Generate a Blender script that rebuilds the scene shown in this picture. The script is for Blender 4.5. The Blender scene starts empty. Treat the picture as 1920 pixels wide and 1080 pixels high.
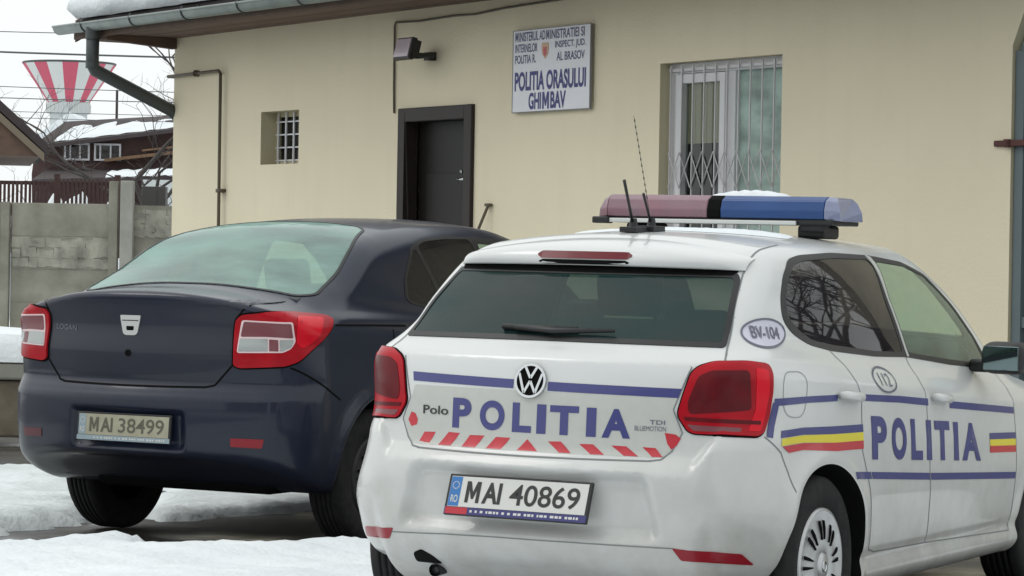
import bpy, bmesh, math, random
import numpy as np
from mathutils import Vector, Matrix
from mathutils.geometry import delaunay_2d_cdt
random.seed(7); rng=np.random.default_rng(7)
C=bpy.context.scene.collection
#<FIELD>
def pch(xs,ys):
    xs=np.array(xs,float);ys=np.array(ys,float);h=np.diff(xs);d=np.diff(ys)/h
    m=np.zeros_like(xs);m[0]=d[0];m[-1]=d[-1]
    for i in range(1,len(xs)-1):
        if d[i-1]*d[i]>0:
            w1=2*h[i]+h[i-1];w2=h[i]+2*h[i-1];m[i]=(w1+w2)/(w1/d[i-1]+w2/d[i])
    def f(x):
        x=np.clip(x,xs[0],xs[-1]);i=np.clip(np.searchsorted(xs,x,side='right')-1,0,len(xs)-2)
        hh=h[i];t=(x-xs[i])/hh
        return ys[i]*(1+2*t)*(1-t)**2+hh*m[i]*t*(1-t)**2+ys[i+1]*t*t*(3-2*t)+hh*m[i+1]*t*t*(t-1)
    return f
def ss(a,b,x):
    t=np.clip((x-a)/(b-a),0,1);return t*t*(3-2*t)
def smax(a,b,k):
    h=np.clip(.5+.5*(a-b)/k,0,1);return b+(a-b)*h+k*h*(1-h)
def carve_wheels(f,x,y,z,xs,zc,R,yin):
    for xc in xs:
        d=np.sqrt((x-xc)**2+(z-zc)**2)
        f=np.maximum(f,-np.maximum(d-R,yin-y))
    return f
# ---------------- hatchback
HR=pch([.17,.22,.27,.34,.45,.56,.635,.658,.702,.75,.86,.93,.995,1.047,1.17,1.285,1.33,1.36,1.385,1.405,1.5],
       [-.42,-.55,-.60,-.635,-.665,-.668,-.661,-.648,-.609,-.602,-.597,-.587,-.575,-.498,-.368,-.222,-.172,-.135,-.09,-.04,.25])
HW=pch([.15,.20,.255,.305,.345,.42,.55,.70,.80,.88,.94,.99,1.03,1.12,1.25,1.36,1.48],[.745,.785,.812,.802,.815,.827,.840,.836,.828,.822,.792,.758,.743,.715,.668,.618,.54])
HP=pch([-.75,-.6,-.4,-.1,.4,1.5,2.2,2.7,3.0,3.25],[.915,.945,.975,.995,1,1,.99,.955,.90,.80])
HG=pch([-.5,-.2,.2,.7,1.2,1.8,2.2],[.825,.875,.935,.99,1,.975,.95])
HE=pch([-.7,-.5,-.2,.1,.5],[.105,.090,.058,.022,0])
HT=pch([-.4,-.25,-.1,.1,.4,.75,1.05,1.25,1.4,1.7,1.98,2.1,2.3,2.7,3.0,3.2,3.35],[1.352,1.385,1.410,1.426,1.441,1.448,1.444,1.438,1.437,1.345,1.180,1.085,.99,.915,.84,.74,.6])
def hatch(x,y,z,cv=True):
    y=np.abs(y)
    k=ss(.45,.85,z);zz=z+.07*(x-.75)*k
    g=ss(.94,1.06,zz)
    w=HW(zz)*((HP(x)-HE(x)*ss(.45,.72,z))*(1-g)+HG(x)*g)
    for xc in (0.03,2.47):
        d=np.sqrt((x-xc)**2+(z-.315)**2); w=w+.010*np.exp(-((d-.36)/.035)**2)
    side=(y-w)*.95
    top=(z-(HT(x)-.055*(y/.6)**2.2))*.9
    f=smax(side,top,.085)
    up=ss(.56,.645,y)
    zl=z-.085*up*ss(.95,.80,z)
    rec=.042*ss(.648,.600,z)*ss(.40,.46,z)*ss(.50-.25*(z-.45),.44-.25*(z-.45),y)
    xr=HR(zl)+rec+(.140+.02*ss(.93,1.08,z))*(y/.7)**2.0
    rear=(xr-x)*.85
    f=smax(f,rear,.10+.10*ss(1.05,.8,z))
    front=(x-3.27+.20*(y/.8)**2+.25*np.maximum(0,.45-z)**2)
    f=smax(f,front,.12)
    f=smax(f,.185-z+.145*ss(-.30,-.66,x),.05)
    return f if not cv else carve_wheels(f,x,y,z,(.03,2.47),.315,.345,.52)
# ---------------- saloon
SR=pch([.17,.24,.30,.36,.46,.58,.655,.69,.738,.77,.86,.99,1.08,1.125,1.15,1.19],
       [-.60,-.76,-.835,-.862,-.875,-.880,-.878,-.862,-.838,-.842,-.846,-.832,-.834,-.838,-.826,-.66])
SW=pch([.15,.22,.30,.42,.58,.72,.84,.93,1.0,1.05,1.12,1.25,1.38,1.5],[.74,.79,.83,.855,.866,.862,.855,.85,.825,.785,.76,.71,.65,.575])
SP=pch([-.9,-.7,-.4,0,.6,1.6,2.4,2.9,3.2,3.45],[.945,.965,.985,.995,1,1,.99,.955,.90,.80])
ST=pch([-.95,-.80,-.68,-.52,-.42,-.30,0,.20,.34,.55,.95,1.3,1.55,1.75,2.1,2.3,2.42,2.7,3.1,3.3,3.5],
       [1.135,1.153,1.160,1.168,1.182,1.225,1.345,1.425,1.467,1.495,1.519,1.523,1.510,1.478,1.315,1.17,1.05,1.0,.93,.85,.65])
def saloon(x,y,z,cv=True):
    y=np.abs(y)
    k=ss(.45,.9,z);zz=z+.03*(x-.6)*k
    g=ss(1.0,1.12,zz)
    w=SW(zz)*(SP(x)*(1-g)+g*(1-.055*ss(.7,-.6,x)))
    for xc in (0,2.634):
        d=np.sqrt((x-xc)**2+(z-.315)**2); w=w+.014*np.exp(-((d-.365)/.04)**2)
    side=(y-w)*.95
    top=(z-(ST(x)-.05*(y/.6)**2.2*ss(-.2,.4,x)-.068*(y/.6)**2.2*ss(.25,-.15,x)))*.95
    f=smax(side,top,.08)
    rec=.03*ss(.618,.576,z)*ss(.405,.45,z)*ss(.332,.285,y)
    xr=SR(z)+rec+.160*(y/.75)**1.9
    f=smax(f,(xr-x)*.9,.028+.142*ss(1.06,.90,z))
    f=smax(f,x-3.46+.22*(y/.8)**2,.12)
    f=smax(f,.22-z+.17*ss(-.35,-.86,x),.05)
    return f if not cv else carve_wheels(f,x,y,z,(0,2.634),.315,.352,.55)

#</FIELD>
# ------------------------------------------------------------------ materials
def nmat(name):
    m=bpy.data.materials.new(name); m.use_nodes=True
    return m,m.node_tree.nodes,m.node_tree.links
def pbr(name,col,rough=.5,metal=0,coat=0,noise=None,bump=None,spec=.5,trans=0,emit=None,coord='Object'):
    """noise=(scale,amount,col2) mixes a second colour; bump=(scale,strength)"""
    m,N,L=nmat(name); b=N['Principled BSDF']
    b.inputs['Base Color'].default_value=(*col,1); b.inputs['Roughness'].default_value=rough
    b.inputs['Metallic'].default_value=metal; b.inputs['Coat Weight'].default_value=coat
    b.inputs['Coat Roughness'].default_value=.06
    b.inputs['Specular IOR Level'].default_value=spec; b.inputs['Transmission Weight'].default_value=trans
    tc=N.new('ShaderNodeTexCoord')
    if noise:
        n=N.new('ShaderNodeTexNoise'); n.inputs['Scale'].default_value=noise[0]; n.inputs['Detail'].default_value=6
        L.new(tc.outputs[coord],n.inputs['Vector'])
        r=N.new('ShaderNodeMapRange'); r.inputs['From Min'].default_value=.35; r.inputs['From Max'].default_value=.7
        r.inputs['To Max'].default_value=noise[1]
        L.new(n.outputs['Fac'],r.inputs['Value'])
        x=N.new('ShaderNodeMix'); x.data_type='RGBA'; x.inputs[6].default_value=(*col,1); x.inputs[7].default_value=(*noise[2],1)
        L.new(r.outputs['Result'],x.inputs[0]); L.new(x.outputs[2],b.inputs['Base Color'])
    if bump:
        n2=N.new('ShaderNodeTexNoise'); n2.inputs['Scale'].default_value=bump[0]; n2.inputs['Detail'].default_value=5
        L.new(tc.outputs[coord],n2.inputs['Vector'])
        bp=N.new('ShaderNodeBump'); bp.inputs['Strength'].default_value=bump[1]; bp.inputs['Distance'].default_value=.02
        L.new(n2.outputs['Fac'],bp.inputs['Height']); L.new(bp.outputs['Normal'],b.inputs['Normal'])
    return m
def glass(name,tint,refl=1.0,rough=.02,dif=None,wave=0):
    """thin tinted pane: fresnel reflection over a tinted see-through (and a mottled diffuse tone)"""
    m,N,L=nmat(name); N.remove(N['Principled BSDF']); out=N['Material Output']
    t=N.new('ShaderNodeBsdfTransparent'); t.inputs[0].default_value=(*tint,1)
    g=N.new('ShaderNodeBsdfGlossy'); g.inputs[0].default_value=(refl,refl,refl,1); g.inputs['Roughness'].default_value=rough
    lw=N.new('ShaderNodeLayerWeight'); lw.inputs[0].default_value=.5
    pw=N.new('ShaderNodeMath'); pw.operation='POWER'; pw.inputs[1].default_value=5; L.new(lw.outputs['Facing'],pw.inputs[0])
    f=N.new('ShaderNodeMath'); f.operation='MULTIPLY_ADD'; f.inputs[1].default_value=.93; f.inputs[2].default_value=.065; L.new(pw.outputs[0],f.inputs[0])
    mx=N.new('ShaderNodeMixShader'); L.new(f.outputs[0],mx.inputs[0]); L.new(t.outputs[0],mx.inputs[1]); L.new(g.outputs[0],mx.inputs[2])
    last=mx
    if dif:
        d=N.new('ShaderNodeBsdfDiffuse'); d.inputs[0].default_value=(*dif[:3],1)
        m2=N.new('ShaderNodeMixShader'); m2.inputs[0].default_value=dif[3]
        tc=N.new('ShaderNodeTexCoord'); n=N.new('ShaderNodeTexNoise'); n.inputs['Scale'].default_value=3.2; n.inputs['Detail'].default_value=4
        mp=N.new('ShaderNodeMapping'); mp.inputs['Scale'].default_value=(1,.55,2.2); L.new(tc.outputs['Object'],mp.inputs[0]); L.new(mp.outputs[0],n.inputs[0])
        r=N.new('ShaderNodeMapRange'); r.inputs['From Min'].default_value=.3; r.inputs['From Max'].default_value=.7
        r.inputs['To Min'].default_value=dif[3]*.55; r.inputs['To Max'].default_value=min(1,dif[3]*1.4)
        L.new(n.outputs[0],r.inputs[0]); L.new(r.outputs[0],m2.inputs[0])
        L.new(mx.outputs[0],m2.inputs[1]); L.new(d.outputs[0],m2.inputs[2]); last=m2
    if wave:
        tc=N.new('ShaderNodeTexCoord'); n=N.new('ShaderNodeTexNoise'); n.inputs['Scale'].default_value=4; L.new(tc.outputs['Object'],n.inputs[0])
        bp=N.new('ShaderNodeBump'); bp.inputs['Strength'].default_value=wave; bp.inputs['Distance'].default_value=.05
        L.new(n.outputs[0],bp.inputs['Height']); L.new(bp.outputs[0],g.inputs['Normal'])
    L.new(last.outputs[0],out.inputs[0])
    return m
def paint(name,col,dirt,rough=.28,coat=1.0,metal=0,spec=.5):
    """car paint with road grime that gets denser low on the body"""
    m,N,L=nmat(name); b=N['Principled BSDF']
    tc=N.new('ShaderNodeTexCoord'); sp=N.new('ShaderNodeSeparateXYZ'); L.new(tc.outputs['Object'],sp.inputs[0])
    n=N.new('ShaderNodeTexNoise'); n.inputs['Scale'].default_value=5; n.inputs['Detail'].default_value=8; n.inputs['Roughness'].default_value=.65
    L.new(tc.outputs['Object'],n.inputs[0])
    r=N.new('ShaderNodeMapRange'); r.inputs['From Min'].default_value=.95; r.inputs['From Max'].default_value=.2; L.new(sp.outputs[2],r.inputs[0])
    mu=N.new('ShaderNodeMath'); mu.operation='MULTIPLY'; L.new(r.outputs[0],mu.inputs[0]); L.new(n.outputs[0],mu.inputs[1])
    m2=N.new('ShaderNodeMath'); m2.operation='MULTIPLY_ADD'; m2.inputs[1].default_value=dirt[3]; m2.inputs[2].default_value=dirt[4]; L.new(mu.outputs[0],m2.inputs[0])
    x=N.new('ShaderNodeMix'); x.data_type='RGBA'; x.inputs[6].default_value=(*col,1); x.inputs[7].default_value=(*dirt[:3],1)
    L.new(m2.outputs[0],x.inputs[0]); L.new(x.outputs[2],b.inputs['Base Color'])
    ro=N.new('ShaderNodeMath'); ro.operation='MULTIPLY_ADD'; ro.inputs[1].default_value=.5; ro.inputs[2].default_value=rough; L.new(m2.outputs[0],ro.inputs[0])
    L.new(ro.outputs[0],b.inputs['Roughness'])
    b.inputs['Specular IOR Level'].default_value=spec;b.inputs['Coat Weight'].default_value=coat; b.inputs['Coat Roughness'].default_value=.08; b.inputs['Metallic'].default_value=metal
    return m
M={}
M['white']=paint('white_paint',(.655,.675,.665),(.25,.23,.195,1.0,.04),coat=.6)
M['navy']=paint('navy_paint',(.007,.012,.030),(.06,.064,.072,.24,.012),rough=.34,coat=.42,spec=.25)
M['navylid']=paint('navy_paint_dusty',(.009,.013,.028),(.056,.061,.070,.35,.10),rough=.42,coat=.35,spec=.3)
M['black']=pbr('black_plastic',(.012,.012,.013),.45)
M['gap']=pbr('shut_gap',(.006,.006,.006),.9,spec=.1)
M['greygap']=pbr('shut_gap_grey',(.22,.235,.235),.9,spec=.1)
M['palegap']=pbr('shut_gap_pale',(.36,.38,.38),.9,spec=.1)
M['rubber']=pbr('tyre_rubber',(.017,.017,.018),.85,spec=.25,noise=(22,.5,(.042,.040,.038)))
M['silver']=pbr('hub_cap_silver',(.55,.56,.57),.32,.55,noise=(14,.35,(.25,.24,.22)))
M['steel']=pbr('dark_steel_wheel',(.018,.018,.020),.6,noise=(14,.4,(.04,.038,.035)))
M['chrome']=pbr('chrome',(.62,.64,.65),.22,1)
M['blue']=pbr('police_blue',(.045,.050,.19),.35,coat=.3)
M['redtape']=pbr('reflective_red',(.50,.025,.04),.4,coat=.3)
M['refwhite']=pbr('reflective_white_film',(.50,.51,.48),.45,noise=(30,.3,(.42,.43,.40)))
M['yellow']=pbr('flag_yellow',(.72,.62,.04),.4,coat=.3)
M['flagred']=pbr('flag_red',(.50,.03,.045),.4,coat=.3)
M['inkgrey']=pbr('grey_ink',(.12,.13,.17),.5)
M['ovalfilm']=pbr('pale_violet_film',(.58,.58,.68),.4)
M['taillight']=pbr('tail_lens_red',(.42,.005,.014),.28,coat=.06,spec=.2,noise=(9,.6,(.26,.003,.010)))
M['taildark']=pbr('tail_lens_dark_red',(.095,.009,.013),.3,coat=.05,spec=.15,noise=(14,.8,(.14,.006,.010)))
M['tailbright']=pbr('tail_lens_bright_red',(.68,.008,.022),.25,coat=.06,spec=.2)
M['tailclear']=pbr('tail_lens_clear',(.40,.43,.42),.22,.2,coat=.4)
M['tailpink']=pbr('tail_lens_rose',(.20,.07,.08),.22,coat=.1,spec=.3)
M['pinkline']=pbr('lens_outline',(.80,.62,.63),.3)
M['brake']=pbr('brake_lens',(.13,.003,.009),.25,coat=.15,spec=.25)
M['reflector']=pbr('bumper_reflector_red',(.26,.010,.02),.3,coat=.2,spec=.3)
M['reflectordull']=pbr('bumper_reflector_dull',(.10,.02,.03),.4)
M['platewhite']=pbr('plate_white',(.60,.60,.57),.35)
M['platedirty']=pbr('plate_dirty',(.40,.38,.28),.5,noise=(18,.6,(.30,.28,.2)))
M['ink']=pbr('plate_ink',(.018,.018,.018),.5)
M['inkfaded']=pbr('plate_ink_faded',(.11,.105,.075),.6)
M['eublue']=pbr('eu_blue',(.03,.16,.42),.4)
M['eufaded']=pbr('eu_faded',(.28,.36,.40),.5)
M['plateblue']=pbr('plate_frame_blue',(.035,.035,.15),.4)
M['platered']=pbr('plate_frame_red',(.45,.02,.035),.4)
M['lining']=pbr('cabin_lining',(.035,.036,.038),.9)
M['liningpale']=pbr('cabin_lining_pale',(.20,.20,.19),.9)
M['seat']=pbr('seat_cloth',(.03,.032,.036),.9)
M['rearglass']=glass('rear_glass_dark',(.20,.24,.24),.9,dif=(.025,.066,.062,.45))
M['privacy']=glass('privacy_glass',(.12,.11,.12),1.0,dif=(.06,.055,.06,.30))
M['greenglass']=glass('green_side_glass',(.62,.78,.66),1.0,dif=(.30,.43,.34,.26))
M['screen']=glass('windscreen_glass',(.75,.85,.80),1.0)
M['skymistglass']=glass('sky_mist_rear_glass',(.52,.68,.63),1.0,rough=.03,dif=(.34,.52,.46,.50),wave=.25)  # pale diffuse paints sky reflection into the pane along with mist
M['darkglass']=glass('dark_side_glass',(.14,.15,.15),1.0,dif=(.04,.038,.035,.6))
M['mirror']=pbr('mirror_glass',(.22,.29,.30),.04,1)
M['redlens']=pbr('lightbar_red_lens',(.34,.235,.275),.3,trans=.35,coat=.1,spec=.3,noise=(7,.7,(.40,.17,.22)))
M['bluelens']=pbr('lightbar_blue_lens',(.020,.075,.25),.22,trans=.25,coat=.12,spec=.3,noise=(6,.6,(.03,.10,.31)))
M['clearlens']=pbr('lightbar_clear_lens',(.42,.47,.72),.15,trans=.5,coat=.6)
M['alu']=pbr('aluminium_rail',(.62,.64,.62),.35,.5)
M['snow']=pbr('snow',(.80,.84,.86),.75,spec=.25,bump=(24,.55),noise=(1.6,.45,(.64,.69,.72)))
M['dirtysnow']=pbr('trampled_snow',(.74,.79,.80),.6,spec=.3,bump=(18,.7),noise=(2.6,.6,(.42,.45,.45)))
# ------------------------------------------------------------------ mesh helpers
def rotm(axis,a): return np.array(Matrix.Rotation(a,3,axis))
class MB:
    def __init__(s): s.v=[];s.f=[]
    def add(s,v,f):
        o=len(s.v); s.v+= [tuple(map(float,p)) for p in v]; s.f+=[tuple(i+o for i in q) for q in f]; return s
    def box(s,c,d,R=None):
        p=np.array([(x,y,z) for x in(-.5,.5) for y in(-.5,.5) for z in(-.5,.5)])*np.array(d)
        if R is not None: p=p@np.array(R).T
        return s.add(p+np.array(c),[(0,1,3,2),(4,6,7,5),(0,4,5,1),(2,3,7,6),(0,2,6,4),(1,5,7,3)])
    def quad(s,a,b,c,d): return s.add([a,b,c,d],[(0,1,2,3)])
    def tube(s,pts,r,n=8,cap=True):
        pts=[np.array(p,float) for p in pts]; k=len(pts); rr=r if hasattr(r,'__len__') else [r]*k
        V=[];up=None
        for i,p in enumerate(pts):
            t=pts[min(i+1,k-1)]-pts[max(i-1,0)]; t/= (np.linalg.norm(t)+1e-9)
            if up is None: up=np.array([0,0,1.]) if abs(t[2])<.9 else np.array([1.,0,0])
            a=np.cross(t,up); a/=np.linalg.norm(a); b=np.cross(a,t); up=b
            for j in range(n):
                q=2*math.pi*j/n; V.append(p+rr[i]*(a*math.cos(q)+b*math.sin(q)))
        F=[(i*n+j,i*n+(j+1)%n,(i+1)*n+(j+1)%n,(i+1)*n+j) for i in range(k-1) for j in range(n)]
        if cap: F+=[tuple(range(n-1,-1,-1)),tuple((k-1)*n+j for j in range(n))]
        return s.add(V,F)
    def lathe(s,prof,c=(0,0,0),n=48,axis='y'):
        """prof: list of (along axis, radius)"""
        V=[]
        for (h,r) in prof:
            for j in range(n):
                q=2*math.pi*j/n
                V.append((c[0]+r*math.cos(q),c[1]+h,c[2]+r*math.sin(q)) if axis=='y' else (c[0]+r*math.cos(q),c[1]+r*math.sin(q),c[2]+h))
        k=len(prof)
        return s.add(V,[(i*n+j,i*n+(j+1)%n,(i+1)*n+(j+1)%n,(i+1)*n+j) for i in range(k-1) for j in range(n)])
    def prism(s,poly,y0,y1):
        """poly in (x,z), extruded along y"""
        n=len(poly); V=[(a,y0,b) for a,b in poly]+[(a,y1,b) for a,b in poly]
        return s.add(V,[tuple(range(n)),tuple(range(2*n-1,n-1,-1))]+[(i,i+n,(i+1)%n+n,(i+1)%n) for i in range(n)])
    def build(s,name,mat,parent=None,smooth=False,bevel=0,loc=None,seg=2):
        me=bpy.data.meshes.new(name); me.from_pydata(s.v,[],s.f); 
        bm=bmesh.new(); bm.from_mesh(me); bmesh.ops.remove_doubles(bm,verts=bm.verts,dist=1e-6)
        bmesh.ops.recalc_face_normals(bm,faces=bm.faces)
        if bevel: bmesh.ops.bevel(bm,geom=list(bm.edges),offset=bevel,segments=seg,affect='EDGES',profile=.5,clamp_overlap=True)
        bm.to_mesh(me); bm.free()
        if smooth: me.polygons.foreach_set('use_smooth',[True]*len(me.polygons))
        return link(name,me,mat,parent,loc)
def link(name,me,mat,parent=None,loc=None):
    if mat is not None: me.materials.append(M[mat] if isinstance(mat,str) else mat)
    o=bpy.data.objects.new(name,me); C.objects.link(o)
    if parent: o.parent=parent
    if loc is not None: o.location=loc
    return o
def tag(o,label,cat,group=None,kind=None):
    if kind: o['kind']=kind
    if label: o['label']=label
    if cat: o['category']=cat
    if group: o['group']=group
    return o
def thing(name,label,cat,loc=(0,0,0),rz=0,group=None,rx=0):
    o=bpy.data.objects.new(name,None); C.objects.link(o); o.location=loc; o.rotation_euler=(rx,0,rz); o.empty_display_size=.2
    return tag(o,label,cat,group)
def inpoly(P,poly):
    x,y=P[:,0],P[:,1]; r=np.zeros(len(P),bool); n=len(poly)
    for i in range(n):
        x1,y1=poly[i]; x2,y2=poly[(i+1)%n]
        if y1==y2: continue
        c=((y1>y)!=(y2>y))&(x<(x2-x1)*(y-y1)/(y2-y1)+x1); r^=c
    return r
def nearest(P,poly):
    bd=np.full(len(P),1e9); bq=P.copy(); n=len(poly)
    for i in range(n):
        a=np.array(poly[i]);b=np.array(poly[(i+1)%n]);d=b-a;L=d@d
        if L<1e-12: continue
        t=np.clip(((P-a)@d)/L,0,1);q=a+t[:,None]*d;dd=np.linalg.norm(P-q,axis=1);m=dd<bd;bd[m]=dd[m];bq[m]=q[m]
    return bd,bq
def dedupe(p): return [p[i] for i in range(len(p)) if math.hypot(p[i][0]-p[i-1][0],p[i][1]-p[i-1][1])>1e-4]
def smoothpoly(poly,rad=.03,seg=5):
    """round each corner of a closed polygon"""
    poly=dedupe(poly);out=[];n=len(poly);P=[np.array(p,float) for p in poly]
    for i in range(n):
        a,b,c=P[i-1],P[i],P[(i+1)%n]
        la,lc=np.linalg.norm(a-b),np.linalg.norm(c-b); r=min(rad,.45*la,.45*lc)
        p=b+(a-b)/la*r; q=b+(c-b)/lc*r
        for k in range(seg+1):
            t=k/seg; out.append(tuple((1-t)**2*p+2*t*(1-t)*b+t*t*q))
    return out
def area(poly): return .5*sum(poly[i-1][0]*poly[i][1]-poly[i][0]*poly[i-1][1] for i in range(len(poly)))
def inset(poly,d):
    P=np.array(dedupe(poly));n=len(P);s=1 if area(poly)>0 else -1;out=[]
    for i in range(n):
        e1=P[i]-P[i-1];e2=P[(i+1)%n]-P[i]
        n1=np.array([-e1[1],e1[0]])/(np.linalg.norm(e1)+1e-9);n2=np.array([-e2[1],e2[0]])/(np.linalg.norm(e2)+1e-9)
        m=n1+n2;m/= (np.linalg.norm(m)+1e-9);k=1/max(.6,m@n1);out.append(tuple(P[i]+s*d*m*k))
    return out
def resample(poly,h):
    out=[];n=len(poly)
    for i in range(n):
        a=np.array(poly[i]);b=np.array(poly[(i+1)%n]);L=np.linalg.norm(b-a)
        if L<1e-5: continue
        k=max(1,int(math.ceil(L/h)))
        for j in range(k): out.append(tuple(a+(b-a)*j/k))
    return out
def fill(outer,holes=(),h=.025):
    """constrained triangulation of a polygon with inner points every h -> points, tris, boundary loops"""
    loops=[resample(outer,h)]+[resample(q,h) for q in holes]
    pts=[];edges=[];L=[]
    for lp in loops:
        o=len(pts);pts+=lp;edges+=[(o+i,o+(i+1)%len(lp)) for i in range(len(lp))];L.append(list(range(o,o+len(lp))))
    A=np.array(loops[0]);lo,hi=A.min(0),A.max(0)
    gx=np.arange(lo[0]+h/2,hi[0],h);gy=np.arange(lo[1]+h/2,hi[1],h*.87)
    if len(gx) and len(gy):
        G=np.array([(x+(h/2 if j%2 else 0),y) for j,y in enumerate(gy) for x in gx])
        k=inpoly(G,loops[0])
        for q in loops[1:]: k&=~inpoly(G,q)
        G=G[k]
        if len(G):
            d,_=nearest(G,loops[0])
            for q in loops[1:]: d=np.minimum(d,nearest(G,q)[0])
            pts+= [tuple(g) for g in G[d>h*.45]]
    r=delaunay_2d_cdt([Vector(p) for p in pts],edges,[],0,1e-7)
    V=np.array([tuple(p) for p in r[0]]);F=np.array([f for f in r[2] if len(f)==3])
    cen=V[F].mean(1);k=inpoly(cen,loops[0])
    for q in loops[1:]: k&=~inpoly(cen,q)
    return V,F[k]
def border(F):
    from collections import Counter
    c=Counter();
    for a,b,d in F:
        for e in((a,b),(b,d),(d,a)): c[tuple(sorted(e))]+=1
    return [e for f in F for e in((f[0],f[1]),(f[1],f[2]),(f[2],f[0])) if c[tuple(sorted(e))]==1]
# ------------------------------------------------------------------ bodies from a distance-like field
class Shell:
    q2=math.sqrt(.5)
    def __init__(s,F,lo,hi,h,root):
        s.F=F;s.root=root;s.h=h;s.net(np.array(lo),np.array(hi),h)
    def f(s,P): return s.F(P[:,0],P[:,1],P[:,2])
    def grad(s,P,e=8e-4):
        g=np.stack([s.f(P+np.eye(3)[k]*e)-s.f(P-np.eye(3)[k]*e) for k in range(3)],1)/(2*e); return g
    def norm(s,P):
        g=s.grad(P); return g/(np.linalg.norm(g,axis=1)[:,None]+1e-9)
    def net(s,lo,hi,h,iso=0.0):
        n=np.ceil((hi-lo)/h).astype(int)+1; B=14
        A=np.empty(n,np.float32)
        ax=[lo[k]+h*np.arange(n[k]) for k in range(3)]
        for i in range(0,n[0],B):
            for j in range(0,n[1],B):
                for k in range(0,n[2],B):
                    X=ax[0][i:i+B];Y=ax[1][j:j+B];Z=ax[2][k:k+B]
                    c=np.array([[X.mean(),Y.mean(),Z.mean()]]);v=s.f(c)[0]+iso
                    if abs(v)>B*h*1.6: A[i:i+B,j:j+B,k:k+B]=v
                    else:
                        g=np.meshgrid(X,Y,Z,indexing='ij');A[i:i+B,j:j+B,k:k+B]=s.F(*g)+iso
        S=A<0
        c=np.zeros(n-1,np.int8)
        for d in np.ndindex(2,2,2): c+=S[d[0]:n[0]-1+d[0],d[1]:n[1]-1+d[1],d[2]:n[2]-1+d[2]]
        I=np.argwhere((c>0)&(c<8)); idx=-np.ones(n-1,np.int64); idx[tuple(I.T)]=np.arange(len(I))
        acc=np.zeros((len(I),3));cnt=np.zeros(len(I))
        cor=list(np.ndindex(2,2,2))
        for a in cor:
            for b in cor:
                if sum(abs(np.array(a)-b))==1 and a<b:
                    fa=A[tuple((I+a).T)].astype(float);fb=A[tuple((I+b).T)].astype(float);m=(fa<0)!=(fb<0)
                    t=np.where(m,fa/np.where(m,fa-fb,1),0);p=np.array(a)+t[:,None]*(np.array(b)-a);acc[m]+=p[m];cnt[m]+=1
        V=lo+h*(I+acc/cnt[:,None]);Q=[]
        for k in range(3):
            u,w=[(1,2),(2,0),(0,1)][k]
            a=[slice(None)]*3;b=[slice(None)]*3;a[k]=slice(0,n[k]-1);b[k]=slice(1,n[k])
            D=np.argwhere(S[tuple(a)]!=S[tuple(b)])
            D=D[(D[:,u]>0)&(D[:,w]>0)&(D[:,u]<n[u]-1)&(D[:,w]<n[w]-1)]
            e=np.eye(3,dtype=int)
            q=np.stack([idx[tuple((D-e[u]-e[w]).T)],idx[tuple((D-e[w]).T)],idx[tuple(D.T)],idx[tuple((D-e[u]).T)]],1)
            fl=~S[tuple(D.T)];q[fl]=q[fl][:,::-1];Q.append(q)
        Q=np.concatenate(Q);Q=Q[(Q>=0).all(1)]
        if iso==0:
            for _ in range(3):
                g=s.grad(V);v=s.f(V);st=v[:,None]*g/((g*g).sum(1)[:,None]+1e-6)
                L=np.linalg.norm(st,axis=1)[:,None];V=V-st*np.minimum(1,.6*h/(L+1e-9))
            s.V=V;s.Q=Q;s.N=s.norm(V)
        return V,Q
    # planes: 2-D coordinates <-> rays
    def to2(s,P,pl):
        if pl in('rear','front'): return P[:,[1,2]]
        if pl in('right','left'): return P[:,[0,2]]
        if pl=='top': return P[:,[0,1]]
        if pl=='obr': return np.stack([(P[:,0]-P[:,1])*s.q2,P[:,2]],1)
        if pl=='obl': return np.stack([(P[:,0]+P[:,1])*s.q2,P[:,2]],1)
    def rays(s,U,pl):
        n=len(U);z=np.zeros(n);o=np.ones(n);q=s.q2;u,v=U[:,0],U[:,1]
        if pl=='rear': return np.stack([-1.6*o,u,v],1),np.array([1.,0,0])
        if pl=='front': return np.stack([4.4*o,u,v],1),np.array([-1.,0,0])
        if pl=='right': return np.stack([u,-1.3*o,v],1),np.array([0,1.,0])
        if pl=='left': return np.stack([u,1.3*o,v],1),np.array([0,-1.,0])
        if pl=='top': return np.stack([u,v,2*o],1),np.array([0,0,-1.])
        if pl=='obr': return np.stack([u*q-1.8*q,-u*q-1.8*q,v],1),np.array([q,q,0])
        if pl=='obl': return np.stack([u*q-1.8*q,u*q+1.8*q,v],1),np.array([q,-q,0])
    def cast(s,U,pl,off=0,depth=2.6):
        depth=3.4 if pl=='front' else depth;U=np.array(U,float);O,d=s.rays(U,pl);n=len(U);lo=np.zeros(n);hi=np.full(n,np.nan);bt=np.zeros(n);bv=np.full(n,1e9)
        for t in np.arange(.02,depth,.02):
            v=s.f(O+d*t);m=np.isnan(hi)&(v<0);hi[m]=t;k=np.isnan(hi);lo[k]=t;b=v<bv;bt[b]=t;bv[b]=v[b]
        mi=np.isnan(hi);hi[mi]=bt[mi];lo[mi]=bt[mi]
        for _ in range(22):
            m=(lo+hi)/2;ins=s.f(O+d*m[:,None])<0;hi=np.where(ins,m,hi);lo=np.where(ins,lo,m)
        P=O+d*hi[:,None]
        return P+s.norm(P)*off if off else P
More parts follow.
